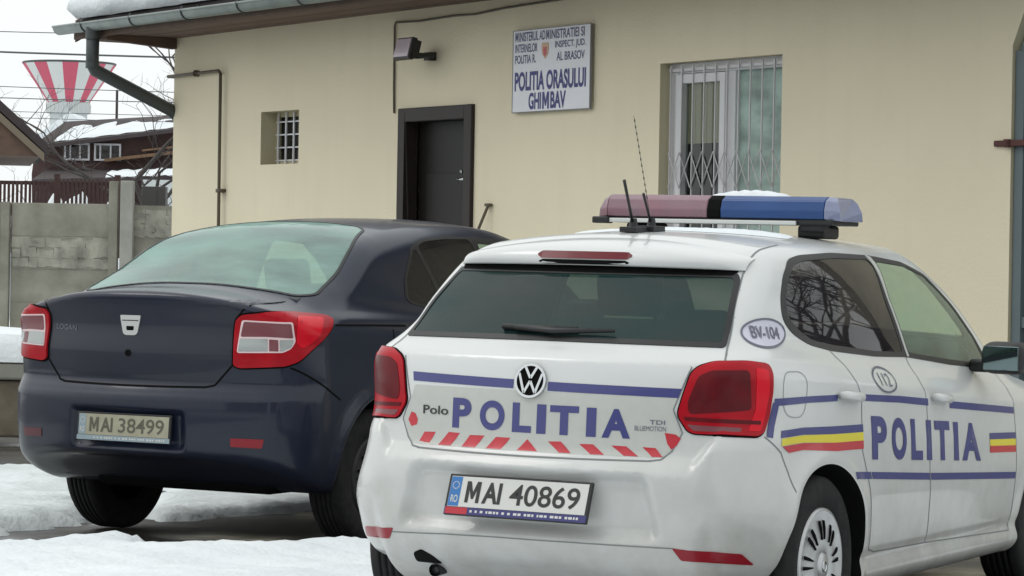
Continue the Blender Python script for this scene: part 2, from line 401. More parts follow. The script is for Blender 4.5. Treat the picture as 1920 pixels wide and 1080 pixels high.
    def patch(s,name,poly,pl,off,mat,parent,holes=(),h=.025,skirt=.006,smooth=True,even=False):
        U,F=fill(poly,holes,h);P=s.cast(U,pl,off);Nn=s.norm(P)
        if even:
            A=np.c_[np.ones(len(U)),U];Nn=A@np.linalg.lstsq(A,Nn,rcond=None)[0];Nn/=np.linalg.norm(Nn,axis=1)[:,None]
        V=list(map(tuple,P));Fa=[tuple(f) for f in F]
        c=P[F];fn=np.cross(c[:,1]-c[:,0],c[:,2]-c[:,0]);flip=(fn*Nn[F].mean(1)).sum(1)<0
        Fa=[f[::-1] if fl else f for f,fl in zip(Fa,flip)]
        me=bpy.data.meshes.new(name)
        if skirt:
            mp={}
            for a,b in border(Fa):
                for q in(a,b):
                    if q not in mp: mp[q]=len(V);V.append(tuple(P[q]-Nn[q]*skirt))
                Fa.append((b,a,mp[a],mp[b]))
        me.from_pydata(V,[],Fa)
        if smooth:
            me.polygons.foreach_set('use_smooth',[True]*len(F)+[False]*(len(Fa)-len(F)))
            NN=np.zeros((len(V),3));NN[:len(P)]=Nn
            ln=[]
            for p in me.polygons:
                for vi in p.vertices: ln.append(tuple(NN[vi]) if p.index<len(F) else (0,0,0))
            me.normals_split_custom_set(ln)
        return link(name,me,mat,parent)
    def strip(s,name,line,w,pl,off,mat,parent,closed=False,skirt=.0):
        """thin ribbon along an open 2-D line"""
        L=[np.array(p,float) for p in line];pts=[]
        for a,b in zip(L,L[1:]+([L[0]] if closed else [])):
            k=max(1,int(np.linalg.norm(b-a)/.02));pts+=[a+(b-a)*i/k for i in range(k)]
        if not closed: pts.append(L[-1])
        pts=np.array(pts);t=np.gradient(pts,axis=0);t/= (np.linalg.norm(t,axis=1)[:,None]+1e-9);nn=np.stack([-t[:,1],t[:,0]],1)
        A=s.cast(pts+nn*w/2,pl,off);B=s.cast(pts-nn*w/2,pl,off);k=len(pts)
        V=list(map(tuple,A))+list(map(tuple,B));F=[(i,i+1,k+i+1,k+i) for i in range(k-1)]
        if closed:F.append((k-1,0,k,2*k-1))
        me=bpy.data.meshes.new(name);me.from_pydata(V,[],F)
        return link(name,me,mat,parent)
    def text(s,name,txt,box,pl,off,mat,parent,bold=0.0,shear=0,skew=0):
        """box=(a0,v0,a1,v1): text runs from a0 to a1; skew = rise of the baseline from a0 to a1"""
        V,F=text_mesh(txt,bold,shear);a0,v0,a1,v1=box
        U=np.stack([a0+(a1-a0)*V[:,0],v0+(v1-v0)*V[:,1]+skew*V[:,0]],1)
        P=s.cast(U,pl,off);me=bpy.data.meshes.new(name);me.from_pydata(list(map(tuple,P)),[],F)
        return link(name,me,mat,parent)
    def split(s,regions):
        """regions: (name or None for an opening, plane, polygon, mask(V,N), material, parent)"""
        V,Nn,Q=s.V,s.N,s.Q;lab=np.zeros(len(Q),int)
        for ri,(nm,pl,poly,cond,mt,kw) in enumerate(regions,1):
            U=s.to2(V,pl);A=np.array(poly);lo,hi=A.min(0)-.05,A.max(0)+.05
            m=cond(V,Nn)&(U>lo).all(1)&(U<hi).all(1);ix=np.where(m)[0]
            d,q=nearest(U[ix],poly);k=d<s.h*.62;mv=ix[k]
            if len(mv):
                P=V[mv].copy();D=q[k]-U[mv]
                if pl in('rear','front'):P[:,1]+=D[:,0];P[:,2]+=D[:,1]
                elif pl in('right','left'):P[:,0]+=D[:,0];P[:,2]+=D[:,1]
                else:P[:,0]+=D[:,0];P[:,1]+=D[:,1]
                for _ in range(3):
                    g=s.grad(P);g2=g.copy()
                    if pl in('rear','front'):g2[:,1:]=0
                    elif pl in('right','left'):g2[:,[0,2]]=0
                    else:g2[:,:2]=0
                    P-= np.clip(s.f(P)[:,None]*g2/((g2*g).sum(1)[:,None]+.05),-.01,.01)
                V[mv]=P
            fc=V[Q].mean(1);fcond=cond(fc,Nn[Q].mean(1))
            lab[fcond&inpoly(s.to2(fc,pl),poly)]=ri
        m=s.archmask();lab[m]=-1
        G=s.F;s.F=lambda x,y,z:s.F0(x,y,z,False);s.N=s.norm(V);s.F=G
        return lab
    def arches(s,F0,xs,zc,R,yin):
        V=s.V
        for xc in xs:
            dx,dz=V[:,0]-xc,V[:,2]-zc;d=np.hypot(dx,dz);ix=np.where((np.abs(d-R)<.72*s.h)&(np.abs(V[:,1])>yin+.1))[0]
            ix=ix[np.abs(F0(V[ix,0],V[ix,1],V[ix,2],False))<.013]
            k=R/d[ix];V[ix,0]=xc+dx[ix]*k;V[ix,2]=zc+dz[ix]*k
            for _ in range(4):
                P=V[ix];f=F0(P[:,0],P[:,1],P[:,2],False);e=1e-3;g=(F0(P[:,0],P[:,1]+e,P[:,2],False)-f)/e
                V[ix,1]-=np.clip(f*g/(g*g+.05),-.01,.01)
        s.arch=(xs,zc,R,yin);s.F0=F0
    def archmask(s):
        c=s.V[s.Q].mean(1);m=np.zeros(len(c),bool);xs,zc,R,yin=s.arch
        for xc in xs: m|=(np.hypot(c[:,0]-xc,c[:,2]-zc)<R+.0012)&(np.abs(c[:,1])>yin-.02)
        return m
    def emit_arches(s,lab,mat,parent):
        c=s.V[s.Q].mean(1);xs=s.arch[0]
        for i in(0,1):
            for sg in(-1,1): s.emit('wheel_arch',(lab==-1)&((c[:,0]<(xs[0]+xs[1])/2)==(i==0))&((c[:,1]<0)==(sg<0)),mat,parent)
    def emit(s,name,sel,mat,parent):
        Q=s.Q[sel];u,inv=np.unique(Q,return_inverse=True);Q2=inv.reshape(Q.shape)
        me=bpy.data.meshes.new(name);me.from_pydata(s.V[u].tolist(),[],Q2.tolist())
        me.polygons.foreach_set('use_smooth',[True]*len(Q2))
        me.normals_split_custom_set_from_vertices(s.N[u].tolist())
        return link(name,me,mat,parent)
_tc={}
def text_mesh(txt,bold=0,shear=0):
    if txt=='M': return np.array([(0,0),(0,1),(.28,1),(.5,.50),(.72,1),(1,1),(1,0),(.76,0),(.76,.60),(.58,.18),(.42,.18),(.24,.60),(.24,0)],float),[(0,1,2,11,12),(2,3,10,11),(3,4,8,9),(3,9,10),(4,5,6,7,8)]
    key=(txt,bold,shear)
    if key not in _tc:
        cu=bpy.data.curves.new('lettering','FONT');cu.body=txt;cu.offset=bold;cu.shear=shear;cu.resolution_u=7
        o=bpy.data.objects.new('lettering',cu);C.objects.link(o)
        dg=bpy.context.evaluated_depsgraph_get();dg.update();me=bpy.data.meshes.new_from_object(o.evaluated_get(dg))
        V=np.array([v.co[:] for v in me.vertices])[:,:2];F=[tuple(p.vertices) for p in me.polygons]
        bpy.data.objects.remove(o);bpy.data.curves.remove(cu);bpy.data.meshes.remove(me)
        lo,hi=V.min(0),V.max(0);_tc[key]=((V-lo)/(hi-lo),F)
    return _tc[key]
def flat_text(name,txt,O,ex,ey,mat,parent,w,h,bold=0,off=(0,0,0)):
    """flat lettering: origin O, unit vectors ex (reading direction) and ey (up)"""
    V,F=text_mesh(txt,bold);O=np.array(O,float)+np.array(off);ex=np.array(ex,float);ey=np.array(ey,float)
    P=O+V[:,:1]*w*ex+V[:,1:]*h*ey
    me=bpy.data.meshes.new(name);me.from_pydata(P.tolist(),[],F);return link(name,me,mat,parent)
SKY,SUN,EXPO,OVC=.10,.5,0.03,12.0
# ------------------------------------------------------------------ shared car pieces
def mir(poly): return [(-a,b) for a,b in poly][::-1]
RIGHT=lambda V,N:N[:,1]<-.22
LEFT=lambda V,N:N[:,1]>.22
def wheel(root,x,y,R,side,cap,width=.185,rimr=.20,dz=.004,cm='silver'):
    """side=-1: outer face towards -y"""
    w=width/2;s=side
    prof=[(-w*.7,rimr*.93),(-w*.95,rimr*1.03),(-w*1.02,R*.82),(-w*.96,R*.94),(-w*.80,R*.985),(-w*.55,R)]
    for g in(-.42,-.14,.14,.42): prof+=[(w*(g-.05),R),(w*(g-.045),R-.008),(w*(g+.045),R-.008),(w*(g+.05),R)]
    prof+=[(w*.55,R),(w*.80,R*.985),(w*.96,R*.94),(w*1.02,R*.82),(w*.95,rimr*1.03),(w*.7,rimr*.93)]
    t=MB().lathe(prof,(0,0,0),64).build('wheel','rubber',root,smooth=True,loc=(x,y,R+dz))
    d=MB();d.lathe([(s*w*.1,rimr*.95),(s*w*.1,.01)],n=32);d.lathe([(-s*w*.7,rimr*.95),(-s*w*.7,.01)],n=32);d.build('brake_disc','gap',t)
    if cap:
        c=MB();c.lathe([(s*w*.80,rimr*1.0),(s*w*.98,rimr*.985),(s*w*1.0,rimr*.93),(s*w*.93,rimr*.86),(s*w*1.02,rimr*.55),(s*w*1.06,rimr*.26),(s*w*1.02,rimr*.235)],n=72)
        c.lathe([(s*w*1.02,rimr*.235),(s*w*1.10,rimr*.20),(s*w*1.11,.001)],n=40)
        sl=c;n0=len(c.f)
        for k in range(9):
            a0=2*math.pi*k/9+.2
            for da in(-.12,.12):
                a=a0+da;L=[]
                for (r,hw) in((.46*rimr,.005*rimr*2),(.66*rimr,.013*rimr*2),(.78*rimr,.014*rimr*2)): L.append((r,hw))
                e=np.array([math.cos(a),0,math.sin(a)]);tt=np.array([-math.sin(a),0,math.cos(a)])
                P=[e*r+tt*h for r,h in L]+[e*r-tt*h for r,h in L[::-1]]
                yy=[s*(w*1.055),s*w*1.02,s*w*.965]
                top=[p+np.array([0,yv+s*.0035,0]) for p,yv in zip(P,yy+yy[::-1])]
                bot=[p-np.array([0,s*.008,0]) for p in top];n=len(top)
                sl.add(top+bot,[tuple(range(n))]+[(i,i+n,(i+1)%n+n,(i+1)%n) for i in range(n)])
        hc=c.build('hub_cap',cm,t,smooth=True);hc.data.materials.append(M['gap'])
        for p in hc.data.polygons:
            if p.index>=n0: p.material_index=1;p.use_smooth=False
        em=MB();em.lathe([(s*(w*1.11+.001),.020),(s*(w*1.11+.003),.017),(s*(w*1.11+.001),.014)],n=24);em.build('hub_badge','chrome',t)
    return t
def plate(root,O,ex,ey,nn,w,h,txt,mats,strip):
    """registration plate in its holder; O centre"""
    O,ex,ey,nn=[np.array(q,float) for q in(O,ex,ey,nn)];R=np.stack([ex,ey,nn],1)
    fr=MB().box(O,(w,h,.014),R).build('number_plate','black' if not mats.get('frame') else mats['frame'],root,bevel=.003)
    sh=h*.19 if strip else .012
    pc=O+ey*(sh-.008)/2+nn*.0075;pw,ph=w-.022,h-sh-.010
    MB().box(pc,(pw,ph,.004),R).build('plate_face',mats['face'],fr)
    MB().box(pc-ex*(pw/2-.021)+nn*.0022,(.040,ph-.004,.0012),R).build('country_band',mats['eu'],fr)
    flat_text('country_code','RO',pc-ex*(pw/2-.009)-ey*(ph*.36)+nn*.0034,ex,ey,'platewhite',fr,.026,ph*.24,.01)
    st=MB()
    for k in range(12):
        a=2*math.pi*k/12;st.box(pc-ex*(pw/2-.021)+ey*ph*.20+(ex*math.cos(a)+ey*math.sin(a))*.012+nn*.0032,(.0034,.0034,.0006),R)
    st.build('star_ring','yellow' if not strip else 'platewhite',fr)
    th=ph*.70
    V,F=text_mesh(txt,.012);asp=1
    a,b=txt.split(' ');a=a[1:]
    x0=-pw/2+.062;tw=pw-.062-.026
    wa=tw*.315;gap=tw*.075;wb=tw-wa-gap
    flat_text('plate_number','M',pc+ex*x0-ey*th/2+nn*.0030,ex,ey,mats['ink'],fr,wa*.40,th)
    flat_text('plate_number',a,pc+ex*(x0+wa*.48)-ey*th/2+nn*.0030,ex,ey,mats['ink'],fr,wa*.52,th,.035)
    flat_text('plate_number',b,pc+ex*(x0+wa+gap)-ey*th/2+nn*.0030,ex,ey,mats['ink'],fr,wb,th,.012)
    if strip:
        sc=O-ey*(h/2-sh/2-.001)+nn*.0075
        MB().box(sc,(w-.006,sh-.003,.003),R).build('dealer_strip',strip[0],fr)
        if strip[1]: MB().box(sc-ex*(w/2-.048)+nn*.0018,(.082,sh-.004,.001),R).build('dealer_strip_end','platered',fr)
        q=MB();x=-w/2+.10;r=random.Random(3)
        while x<w/2-.03:
            l=r.uniform(.006,.014);q.box(sc+ex*(x+l/2)+nn*.0020,(l,sh*.30,.0006),R);x+=l+r.choice([.004,.004,.012])
        q.build('dealer_strip_print','platewhite',fr)
    return fr
def lining(S,keep,root,mat='lining',iso=.055,h=.045,lo=(-.7,-.9,.2),hi=(2.3,.9,1.6)):
    V,Q=S.net(np.array(lo),np.array(hi),h,iso)
    c=V[Q].mean(1);k=keep(c)
    me=bpy.data.meshes.new('cabin_lining');me.from_pydata(V.tolist(),[],Q[k].tolist());link('cabin_lining',me,mat,root)
def seats(root,xf,xr,zf,ys=.36):
    for y in(ys,-ys):
        b=MB();b.box((xf,y,zf+.32),(.12,.46,.58),rotm('Y',-.28)).box((xf+.22,y,zf+.02),(.48,.48,.14),rotm('Y',-.1))
        s=b.build('front_seat','seat',root,bevel=.04,smooth=True,seg=3)
        MB().box((xf-.13,y,zf+.70),(.09,.26,.17),rotm('Y',-.2)).build('headrest','seat',s,bevel=.035,smooth=True,seg=3)
    b=MB();b.box((xr,0,zf+.28),(.14,1.16,.55),rotm('Y',-.35)).box((xr+.28,0,zf+.02),(.5,1.16,.16))
    r=b.build('rear_seat','seat',root,bevel=.04,smooth=True,seg=3)
    for y in(-.36,.36): MB().box((xr-.14,y,zf+.60),(.08,.24,.14),rotm('Y',-.3)).build('headrest','seat',r,bevel=.03,smooth=True,seg=3)
def steering(root,x,y,z):
    b=MB();n=28;R=rotm('Y',-.45)
    b.tube([R@np.array([0,.18*math.cos(2*math.pi*k/n),.18*math.sin(2*math.pi*k/n)])+np.array([x,y,z]) for k in range(n+1)],.014,8)
    b.box((x+.02,y,z),(.04,.32,.05),R);b.build('steering_wheel','black',root,smooth=True)
def badge_frame(P,N):
    n=N/np.linalg.norm(N);ex=np.array([0,-1.,0]);ex-=n*(ex@n);ex/=np.linalg.norm(ex);ey=np.cross(n,ex);return P,ex,ey,n
def bars(mb,fr,lines,R,w,z0,z1):
    P,ex,ey,n=fr
    for a,b in lines:
        a=np.array(a)*R;b=np.array(b)*R;d=b-a;L=np.linalg.norm(d);d/=L
        t=ex*d[0]+ey*d[1];u=-ex*d[1]+ey*d[0]
        mb.box(P+ex*(a+b)[0]/2+ey*(a+b)[1]/2+n*(z0+z1)/2,(L,w*R,z1-z0),np.stack([t,u,n],1))
def ringmesh(mb,fr,r0,r1,z0,z1,n=40):
    P,ex,ey,nn=fr;V=[]
    for k in range(n):
        e=ex*math.cos(2*math.pi*k/n)+ey*math.sin(2*math.pi*k/n)
        V+=[P+e*r0+nn*z0,P+e*r0+nn*z1,P+e*r1+nn*z1,P+e*r1+nn*z0]
    F=[]
    for k in range(n):
        a=4*k;b=4*((k+1)%n);F+=[(a,b,b+1,a+1),(a+1,b+1,b+2,a+2),(a+2,b+2,b+3,a+3)]
    mb.add(V,F)
def discmesh(mb,fr,r,z,n=40):
    P,ex,ey,nn=fr;mb.add([P+(ex*math.cos(2*math.pi*k/n)+ey*math.sin(2*math.pi*k/n))*r+nn*z for k in range(n)],[tuple(range(n))])
# ================================================================== POLICE HATCHBACK
TH=.4841
P0=(.3404,10.3008,0)
car=thing('police_car','white police hatchback with blue POLITIA lettering, red and white tape and a roof light bar','police car',P0,math.pi/2-TH,rx=.006)
S=Shell(hatch,(-.75,-.95,.12),(3.36,.95,1.50),.0125,car);S.arches(hatch,(.03,2.47),.315,.345,.52)
GL=[(.607,1.053),(.598,1.085),(.577,1.18),(.548,1.275),(.530,1.298),(.25,1.299),(0,1.299)]
GL=GL+[(-a,b) for a,b in GL[::-1]]+[(-.33,1.056),(0,1.058),(.33,1.056)]
GLs=smoothpoly(GL,.03)
RW=[(.042,1.215),(.105,1.288),(.206,1.340),(.313,1.356),(.586,1.367),(.955,1.364),(.925,1.212),(.962,1.005),(.651,1.016),(.293,1.044),(.155,1.066),(.080,1.103),(.024,1.149)]
FW=[(.985,1.363),(1.306,1.345),(1.50,1.303),(1.72,1.188),(1.90,1.055),(1.975,.965),(1.967,.935),(1.453,.964),(.995,1.000),(.955,1.212)]
DLO=[(.016,1.216),(.083,1.292),(.195,1.349),(.31,1.364),(.60,1.375),(.98,1.369),(1.306,1.347),(1.51,1.300),(1.725,1.185),(1.905,1.052),(1.995,.962),(1.985,.928),(1.453,.958),(.976,.998),(.633,1.008),(.275,1.034),(.120,1.057),(.042,1.094),(-.008,1.145)]
DLOs=smoothpoly(DLO,.035)
RWi=smoothpoly(inset(RW,.011),.03);FWi=smoothpoly(inset(FW,.014),.025)
WS=smoothpoly([(.62,1.03),(.50,1.385),(0,1.40),(-.50,1.385),(-.62,1.03),(0,1.06)],.06)
TG=[(.515,1.372),(.543,1.30),(.612,1.05),(.632,1.012),(.54,.99),(.495,.85),(.526,.775),(.496,.714),(.466,.686),(.43,.681)]
TG=TG+[(-a,b) for a,b in TG[::-1]]
BP=[(.43,.681),(.466,.686),(.496,.714),(.526,.775),(.95,.765),(.95,.1)];BP=BP+[(-a,b) for a,b in BP[::-1]]
RD=[(.255,1.045),(.335,.87),(.322,.70),(.385,.56),(.43,.42),(.448,.337),(.52,.322),(1.055,.312),(1.0,.56),(.985,.82),(.965,1.0),(.94,1.2),(.965,1.37),(.575,1.38),(.27,1.37)]
FD=[(.965,1.0),(.985,.82),(1.0,.56),(1.055,.312),(2.05,.283),(2.03,.53),(2.03,.94),(1.92,1.06),(1.735,1.2),(1.51,1.31),(1.306,1.352),(.965,1.37),(.94,1.2)]
rear=lambda V,N:(N[:,0]<-.12)&(V[:,0]<.1)
regs=[('rear_bumper','rear',BP,lambda V,N:(V[:,0]<-.36)&(V[:,2]<.78),'white',1),
      ('tailgate','rear',TG,lambda V,N:(V[:,0]<-.02)&(N[:,0]<-.1),'white',1),
      ('rear_door','right',RD,RIGHT,'white',1),('front_door','right',FD,RIGHT,'white',1),
      ('rear_door','left',RD,LEFT,'white',1),('front_door','left',FD,LEFT,'white',1),
      (None,'rear',inset(GLs,.006),lambda V,N:(N[:,0]<-.2)&(V[:,0]<.1),None,1),
      (None,'right',inset(RWi,-.008),RIGHT,None,1),(None,'right',inset(FWi,-.008),RIGHT,None,1),
      (None,'left',inset(RWi,-.008),LEFT,None,1),(None,'left',inset(FWi,-.008),LEFT,None,1),
      (None,'front',inset(WS,.008),lambda V,N:(V[:,0]>1.15)&(N[:,0]>.15),None,1)]
lab=S.split(regs)
S.emit('body',lab==0,'white',car);S.emit_arches(lab,'gap',car)
parts={}
for i,r in enumerate(regs,1):
    if r[0]: parts.setdefault(r[0],[]).append(S.emit(r[0],lab==i,r[4],car))
tg=parts['tailgate'][0];bmp=parts['rear_bumper'][0];rdR,rdL=parts['rear_door'];fdR,fdL=parts['front_door']
# glazing
rw=S.patch('rear_window',GLs,'rear',.0015,'rearglass',car,h=.05,even=True)
S.patch('window_border',GLs,'rear',.0036,'black',rw,holes=[smoothpoly(inset(GL,.016),.03)],h=.025)
for pl in('right','left'):
    sd=S.patch('window_surround',DLOs,pl,.0025,'black',car,holes=[RWi,FWi],h=.04)
    S.patch('rear_side_window',inset(RWi,-.010),pl,.0010,'privacy',car,h=.05,even=True)
    S.patch('front_side_window',inset(FWi,-.010),pl,.0010,'greenglass',car,h=.05,even=True)
S.patch('pillar_trim',[(.945,1.37),(.985,1.362),(.957,1.212),(.995,1.0),(.975,1.0),(.94,1.212)],'right',.0045,'chrome' if 0 else 'alu',car,h=.03)
ws=S.patch('windscreen',WS,'front',.0015,'screen',car,h=.08)
S.patch('windscreen_border',WS,'front',.0028,'black',ws,holes=[inset(WS,.02)],h=.08)
lining(S,lambda c:~((inpoly(c[:,[0,2]],inset(DLO,-.03))&(abs(c[:,1])>.4))|(inpoly(c[:,[1,2]],inset(GL,-.03))&(c[:,0]<.2))|(inpoly(c[:,[1,2]],inset(WS,.0))&(c[:,0]>1.2))|(c[:,0]>2.2)),car)
seats(car,1.05,.10,.50);steering(car,1.60,.37,.92)
MB().box((1.92,0,.80),(.42,1.25,.26)).build('dashboard','lining',car,bevel=.06,smooth=True,seg=3)
# shut lines
for nm,ln,pl,par in [('shut_line',TG[10:16],'rear',tg),('shut_line',TG[4:10],'rear',tg),('shut_line',TG[1:4],'rear',tg),('shut_line',TG[16:19],'rear',tg),('shut_line',[(.44,.681),(.2,.678),(0,.677),(-.2,.678),(-.44,.681)],'rear',tg),
    ('shut_line',RD[:7]+RD[7:11],'right',rdR),('shut_line',[(1.055,.312),(2.05,.283),(2.03,.53),(2.03,.93)],'right',fdR),
    ('shut_line',[(-.345,.765),(-.27,.71),(-.245,.65),(-.235,.58)],'right',bmp),('shut_line',[(-.345,.765),(-.27,.71),(-.245,.65),(-.235,.58)],'left',bmp)]:
    S.strip(nm,ln,.005,pl,.0012,'greygap',par)
S.strip('shut_line',[(.30,-.505),(-.02,-.535),(-.09,-.545)],.006,'top',.0012,'greygap',car)
fl=smoothpoly([(-.240,.977),(-.072,.974),(-.110,.820),(-.250,.829)],.06,6)
S.strip('fuel_flap',fl,.004,'right',.0012,'palegap',car,closed=True)
# tail lamps (x-y)/sqrt2 , z
q2=math.sqrt(.5)
def ob3(L): return [((x+abs(y))*q2,z) for x,y,z in L]
TLo=[(.032,.971),(.056,.992),(.108,1.007),(.216,1.010),(.300,1.001),(.311,.974),(.311,.912),(.298,.833),(.277,.779),(.252,.766),(.036,.775),(.018,.784),(-.012,.834),(.004,.892)]
TLo=smoothpoly(TLo,.02,4)
for pl,nm in(('obr','r'),('obl','l')):
    rim=S.patch('tail_light',inset(TLo,-.0045),pl,.003,'gap',car,h=.02)
    tl=S.patch('lamp_lens',TLo,pl,.009,'taillight',rim,h=.02,skirt=.012)
    din=smoothpoly([(.053,.960),(.094,.980),(.215,.982),(.225,.855),(.022,.838),(.018,.875)],.015)
    S.patch('brake_lamp',din,pl,.0105,'taildark',rim,h=.02,skirt=.002)
    S.patch('reflex_band',smoothpoly([(.006,.829),(.262,.818),(.260,.805),(.012,.816)],.004),pl,.0112,'taildark',rim,h=.02,skirt=.002)
    S.patch('reversing_lamp',smoothpoly([(.016,.804),(.190,.795),(.185,.779),(.036,.784)],.005),pl,.0105,'tailpink',rim,h=.02,skirt=.002)
    S.patch('indicator_lamp',smoothpoly([(.240,.990),(.290,.982),(.293,.913),(.281,.842),(.262,.782),(.212,.784),(.241,.852)],.012),pl,.0105,'tailbright',rim,h=.02,skirt=.002)
sp=MB();ny=44;prof=[(0,-.004),(.0,.034),(.07,.046),(.30,.072),(.50,.092),(.66,.096),(.80,.082),(.92,.045),(1.0,.001)]
YY=[.548*math.sin(math.pi/2*(-1+2*i/ny)) for i in range(ny+1)]
G_=[(y,(1.314-.006*abs(y/.55)**2)*(1-t)+(1.412-.062*abs(y/.55)**2.2)*t) for y in YY for t,o in prof]
for k_,p in enumerate(S.cast(G_,'rear',0)): sp.v.append((p[0]-prof[k_%len(prof)][1]*(1-abs(p[1]/.552)**7)**.5,p[1],p[2]))
m_=len(prof);sp.f=[(i*m_+j,i*m_+j+1,(i+1)*m_+j+1,(i+1)*m_+j) for i in range(ny) for j in range(m_-1)]
sp.build('spoiler','white',tg,smooth=True)
def on_spoiler(nm,z0,z1,hw,d,mt,par,cap):
    b=MB();n=24
    for i in range(n+1):
        y=-hw+2*hw*i/n;e=min(1,(1-abs(y/hw))/cap);e=math.sqrt(max(0,1-(1-e)**2));zc=(z0+z1)/2;hh=(z1-z0)/2*(.25+.75*e)
        for z,o in((zc-hh,-.02),(zc-hh,d),(zc+hh,d),(zc+hh,-.03)):
            off=np.interp((z-1.314)/.098,[q[0] for q in prof],[q[1] for q in prof]);b.v.append((-off-o,y,z))
    X=S.cast([(q[1],q[2]) for q in b.v],'rear',0)[:,0];b.v=[(q[0]+x,q[1],q[2]) for q,x in zip(b.v,X)]
    b.f=[(4*i+j,4*i+j+1,4*i+j+5,4*i+j+4) for i in range(n) for j in range(3)]+[(0,1,2,3),(4*n+3,4*n+2,4*n+1,4*n)]
    return b.build(nm,mt,par,smooth=False)
bl=on_spoiler('brake_light',1.337,1.3625,.180,.004,'brake',car,.12)
on_spoiler('painted_brake_shade',1.3175,1.333,.172,.002,'gap',bl,.06)  # black strip paints the shade below the brake light
S.patch('spoiler_shadow_strip',smoothpoly([(.520,1.288),(.530,1.308),(.30,1.312),(-.30,1.312),(-.530,1.308),(-.520,1.288),(0,1.287)],.008),'rear',.004,'gap',rw,h=.03,skirt=.01)  # black strip painted in as the shadow line under the spoiler
# wiper
wp=MB();pv=S.cast([(-.02,1.076)],'rear',.012)[0];wp.lathe([(0,.018),(.012,.016),(.012,.001)],(0,0,0),16)
wp=MB()
A=S.cast([(-.235,1.085),(-.02,1.078),(.13,1.085)],'rear',.020);wp.tube(A,[.006,.011,.009],8)
Bq=S.cast([(-.10,1.094),(.05,1.090),(.185,1.092)],'rear',.013);wp.tube(Bq,[.006,.010,.010],8)
wp.build('rear_wiper','black',rw,smooth=True)
# badge
bp=S.cast([(0,.926)],'rear',0);fr=badge_frame(bp[0],S.norm(bp)[0])
bd=MB();discmesh(bd,fr,.052,.004);b0=bd.build('badge','gap',tg)
bd=MB();ringmesh(bd,fr,.050,.058,0,.010);bars(bd,fr,[((-.36,.78),(-.01,.16)),((.36,.78),(.01,.16)),((-.74,.42),(-.36,-.70)),((.74,.42),(.36,-.70)),((-.36,-.70),(-.01,-.02)),((.36,-.70),(.01,-.02))],.058,.15,.003,.009)
bd.build('badge_letters','chrome',b0)
# rear livery
S.patch('reflective_film',smoothpoly([(.478,.893),(.0,.893),(-.508,.893),(-.495,.835),(-.515,.79),(-.522,.768),(-.492,.716),(-.466,.6925),(0,.6915),(.466,.6925),(.492,.716),(.522,.768),(.495,.83)],.01),'rear',.0009,'refwhite',tg,h=.05,skirt=0)
S.patch('blue_stripe',[(.492,.937),(.066,.929),(.066,.899),(.486,.906)],'rear',.0016,'blue',tg,h=.04,skirt=0)
S.patch('blue_stripe',[(-.063,.926),(-.517,.919),(-.508,.889),(-.063,.896)],'rear',.0016,'blue',tg,h=.04,skirt=0)
xs=[.303,.185,.075,-.016,-.075,-.198,-.266]
wd=[.092,.096,.077,.034,.110,.036,.093]
for ch,a,w in zip('POLITIA',[.303,.190,.062,-.030,-.078,-.208,-.262],[.078,.098,.072,.034,.103,.034,.096]):
    S.text('lettering',ch,(a,.756-.006*(.3-a)/.6,a-w,.857-.012*(.3-a)/.6),'rear',.0022,'blue',tg,bold=.045 if ch!='I' else .05)
R_=[[(.487,.800),(.468,.795),(.456,.775),(.460,.757),(.484,.75),(.500,.772)],
 [(.422,.735),(.372,.737),(.396,.696),(.445,.697)],[(.316,.740),(.268,.739),(.302,.694),(.356,.693)],[(.226,.735),(.167,.736),(.200,.689),(.256,.690)],[(.122,.734),(.065,.734),(.097,.689),(.157,.689)],
 [(.001,.733),(-.042,.686),(.036,.686)],[(-.075,.729),(-.122,.731),(-.163,.687),(-.120,.685)],[(-.187,.726),(-.235,.727),(-.278,.686),(-.230,.687)],[(-.297,.726),(-.347,.725),(-.391,.687),(-.343,.687)],[(-.401,.725),(-.444,.723),(-.470,.694),(-.436,.689)],
 [(-.470,.774),(-.505,.770),(-.522,.757),(-.510,.733),(-.494,.720),(-.480,.738)]]
for p in R_: S.patch('warning_stripe',[(a,max(b,.6935)) for a,b in p],'rear',.0018,'redtape',tg,h=.04,skirt=0)
S.text('model_lettering','Polo',(.432,.797,.322,.826),'rear',.0030,'steel',tg,bold=.01)
S.text('engine_lettering','TDI',(-.420,.800,-.470,.814),'rear',.0025,'inkgrey',tg,bold=.01)
S.text('engine_lettering','BLUEMOTION',(-.372,.778,-.474,.794),'rear',.0025,'inkgrey',tg)
# bumper bits
e=np.array([.347,0,.938]);nn=np.array([-.938,0,.347])
plate(car,(-.663,0,.538),(0,-1,0),e,nn,.534,.142,'MAI 40869',dict(face='platewhite',eu='eublue',ink='ink'),('plateblue',True))
for s in(1,-1):
    rp=[(.524,.402),(.712,.386),(.735,.348),(.548,.363)];rp=[(-a,b) for a,b in rp] if s<0 else rp
    S.patch('bumper_reflector',smoothpoly(rp,.006),'rear',.003,'reflector',bmp,h=.03)
S.strip('bumper_crease',[(.62,.383),(.3,.400),(.1,.405),(-.2,.405),(-.53,.402)],.004,'rear',.0010,'greygap',bmp)
S.patch('exhaust_cutout',smoothpoly([(.458,.288),(.452,.322),(.41,.338),(.372,.318),(.350,.288)],.012),'rear',.002,'gap',bmp,h=.03)
ex=MB();ex.tube([(-.53,.385,.262),(-.40,.385,.27)],.022,16,cap=False);ex.tube([(-.52,.385,.262),(-.40,.385,.27)],.019,16,cap=True);ex.build('exhaust_pipe','black',car,smooth=True)
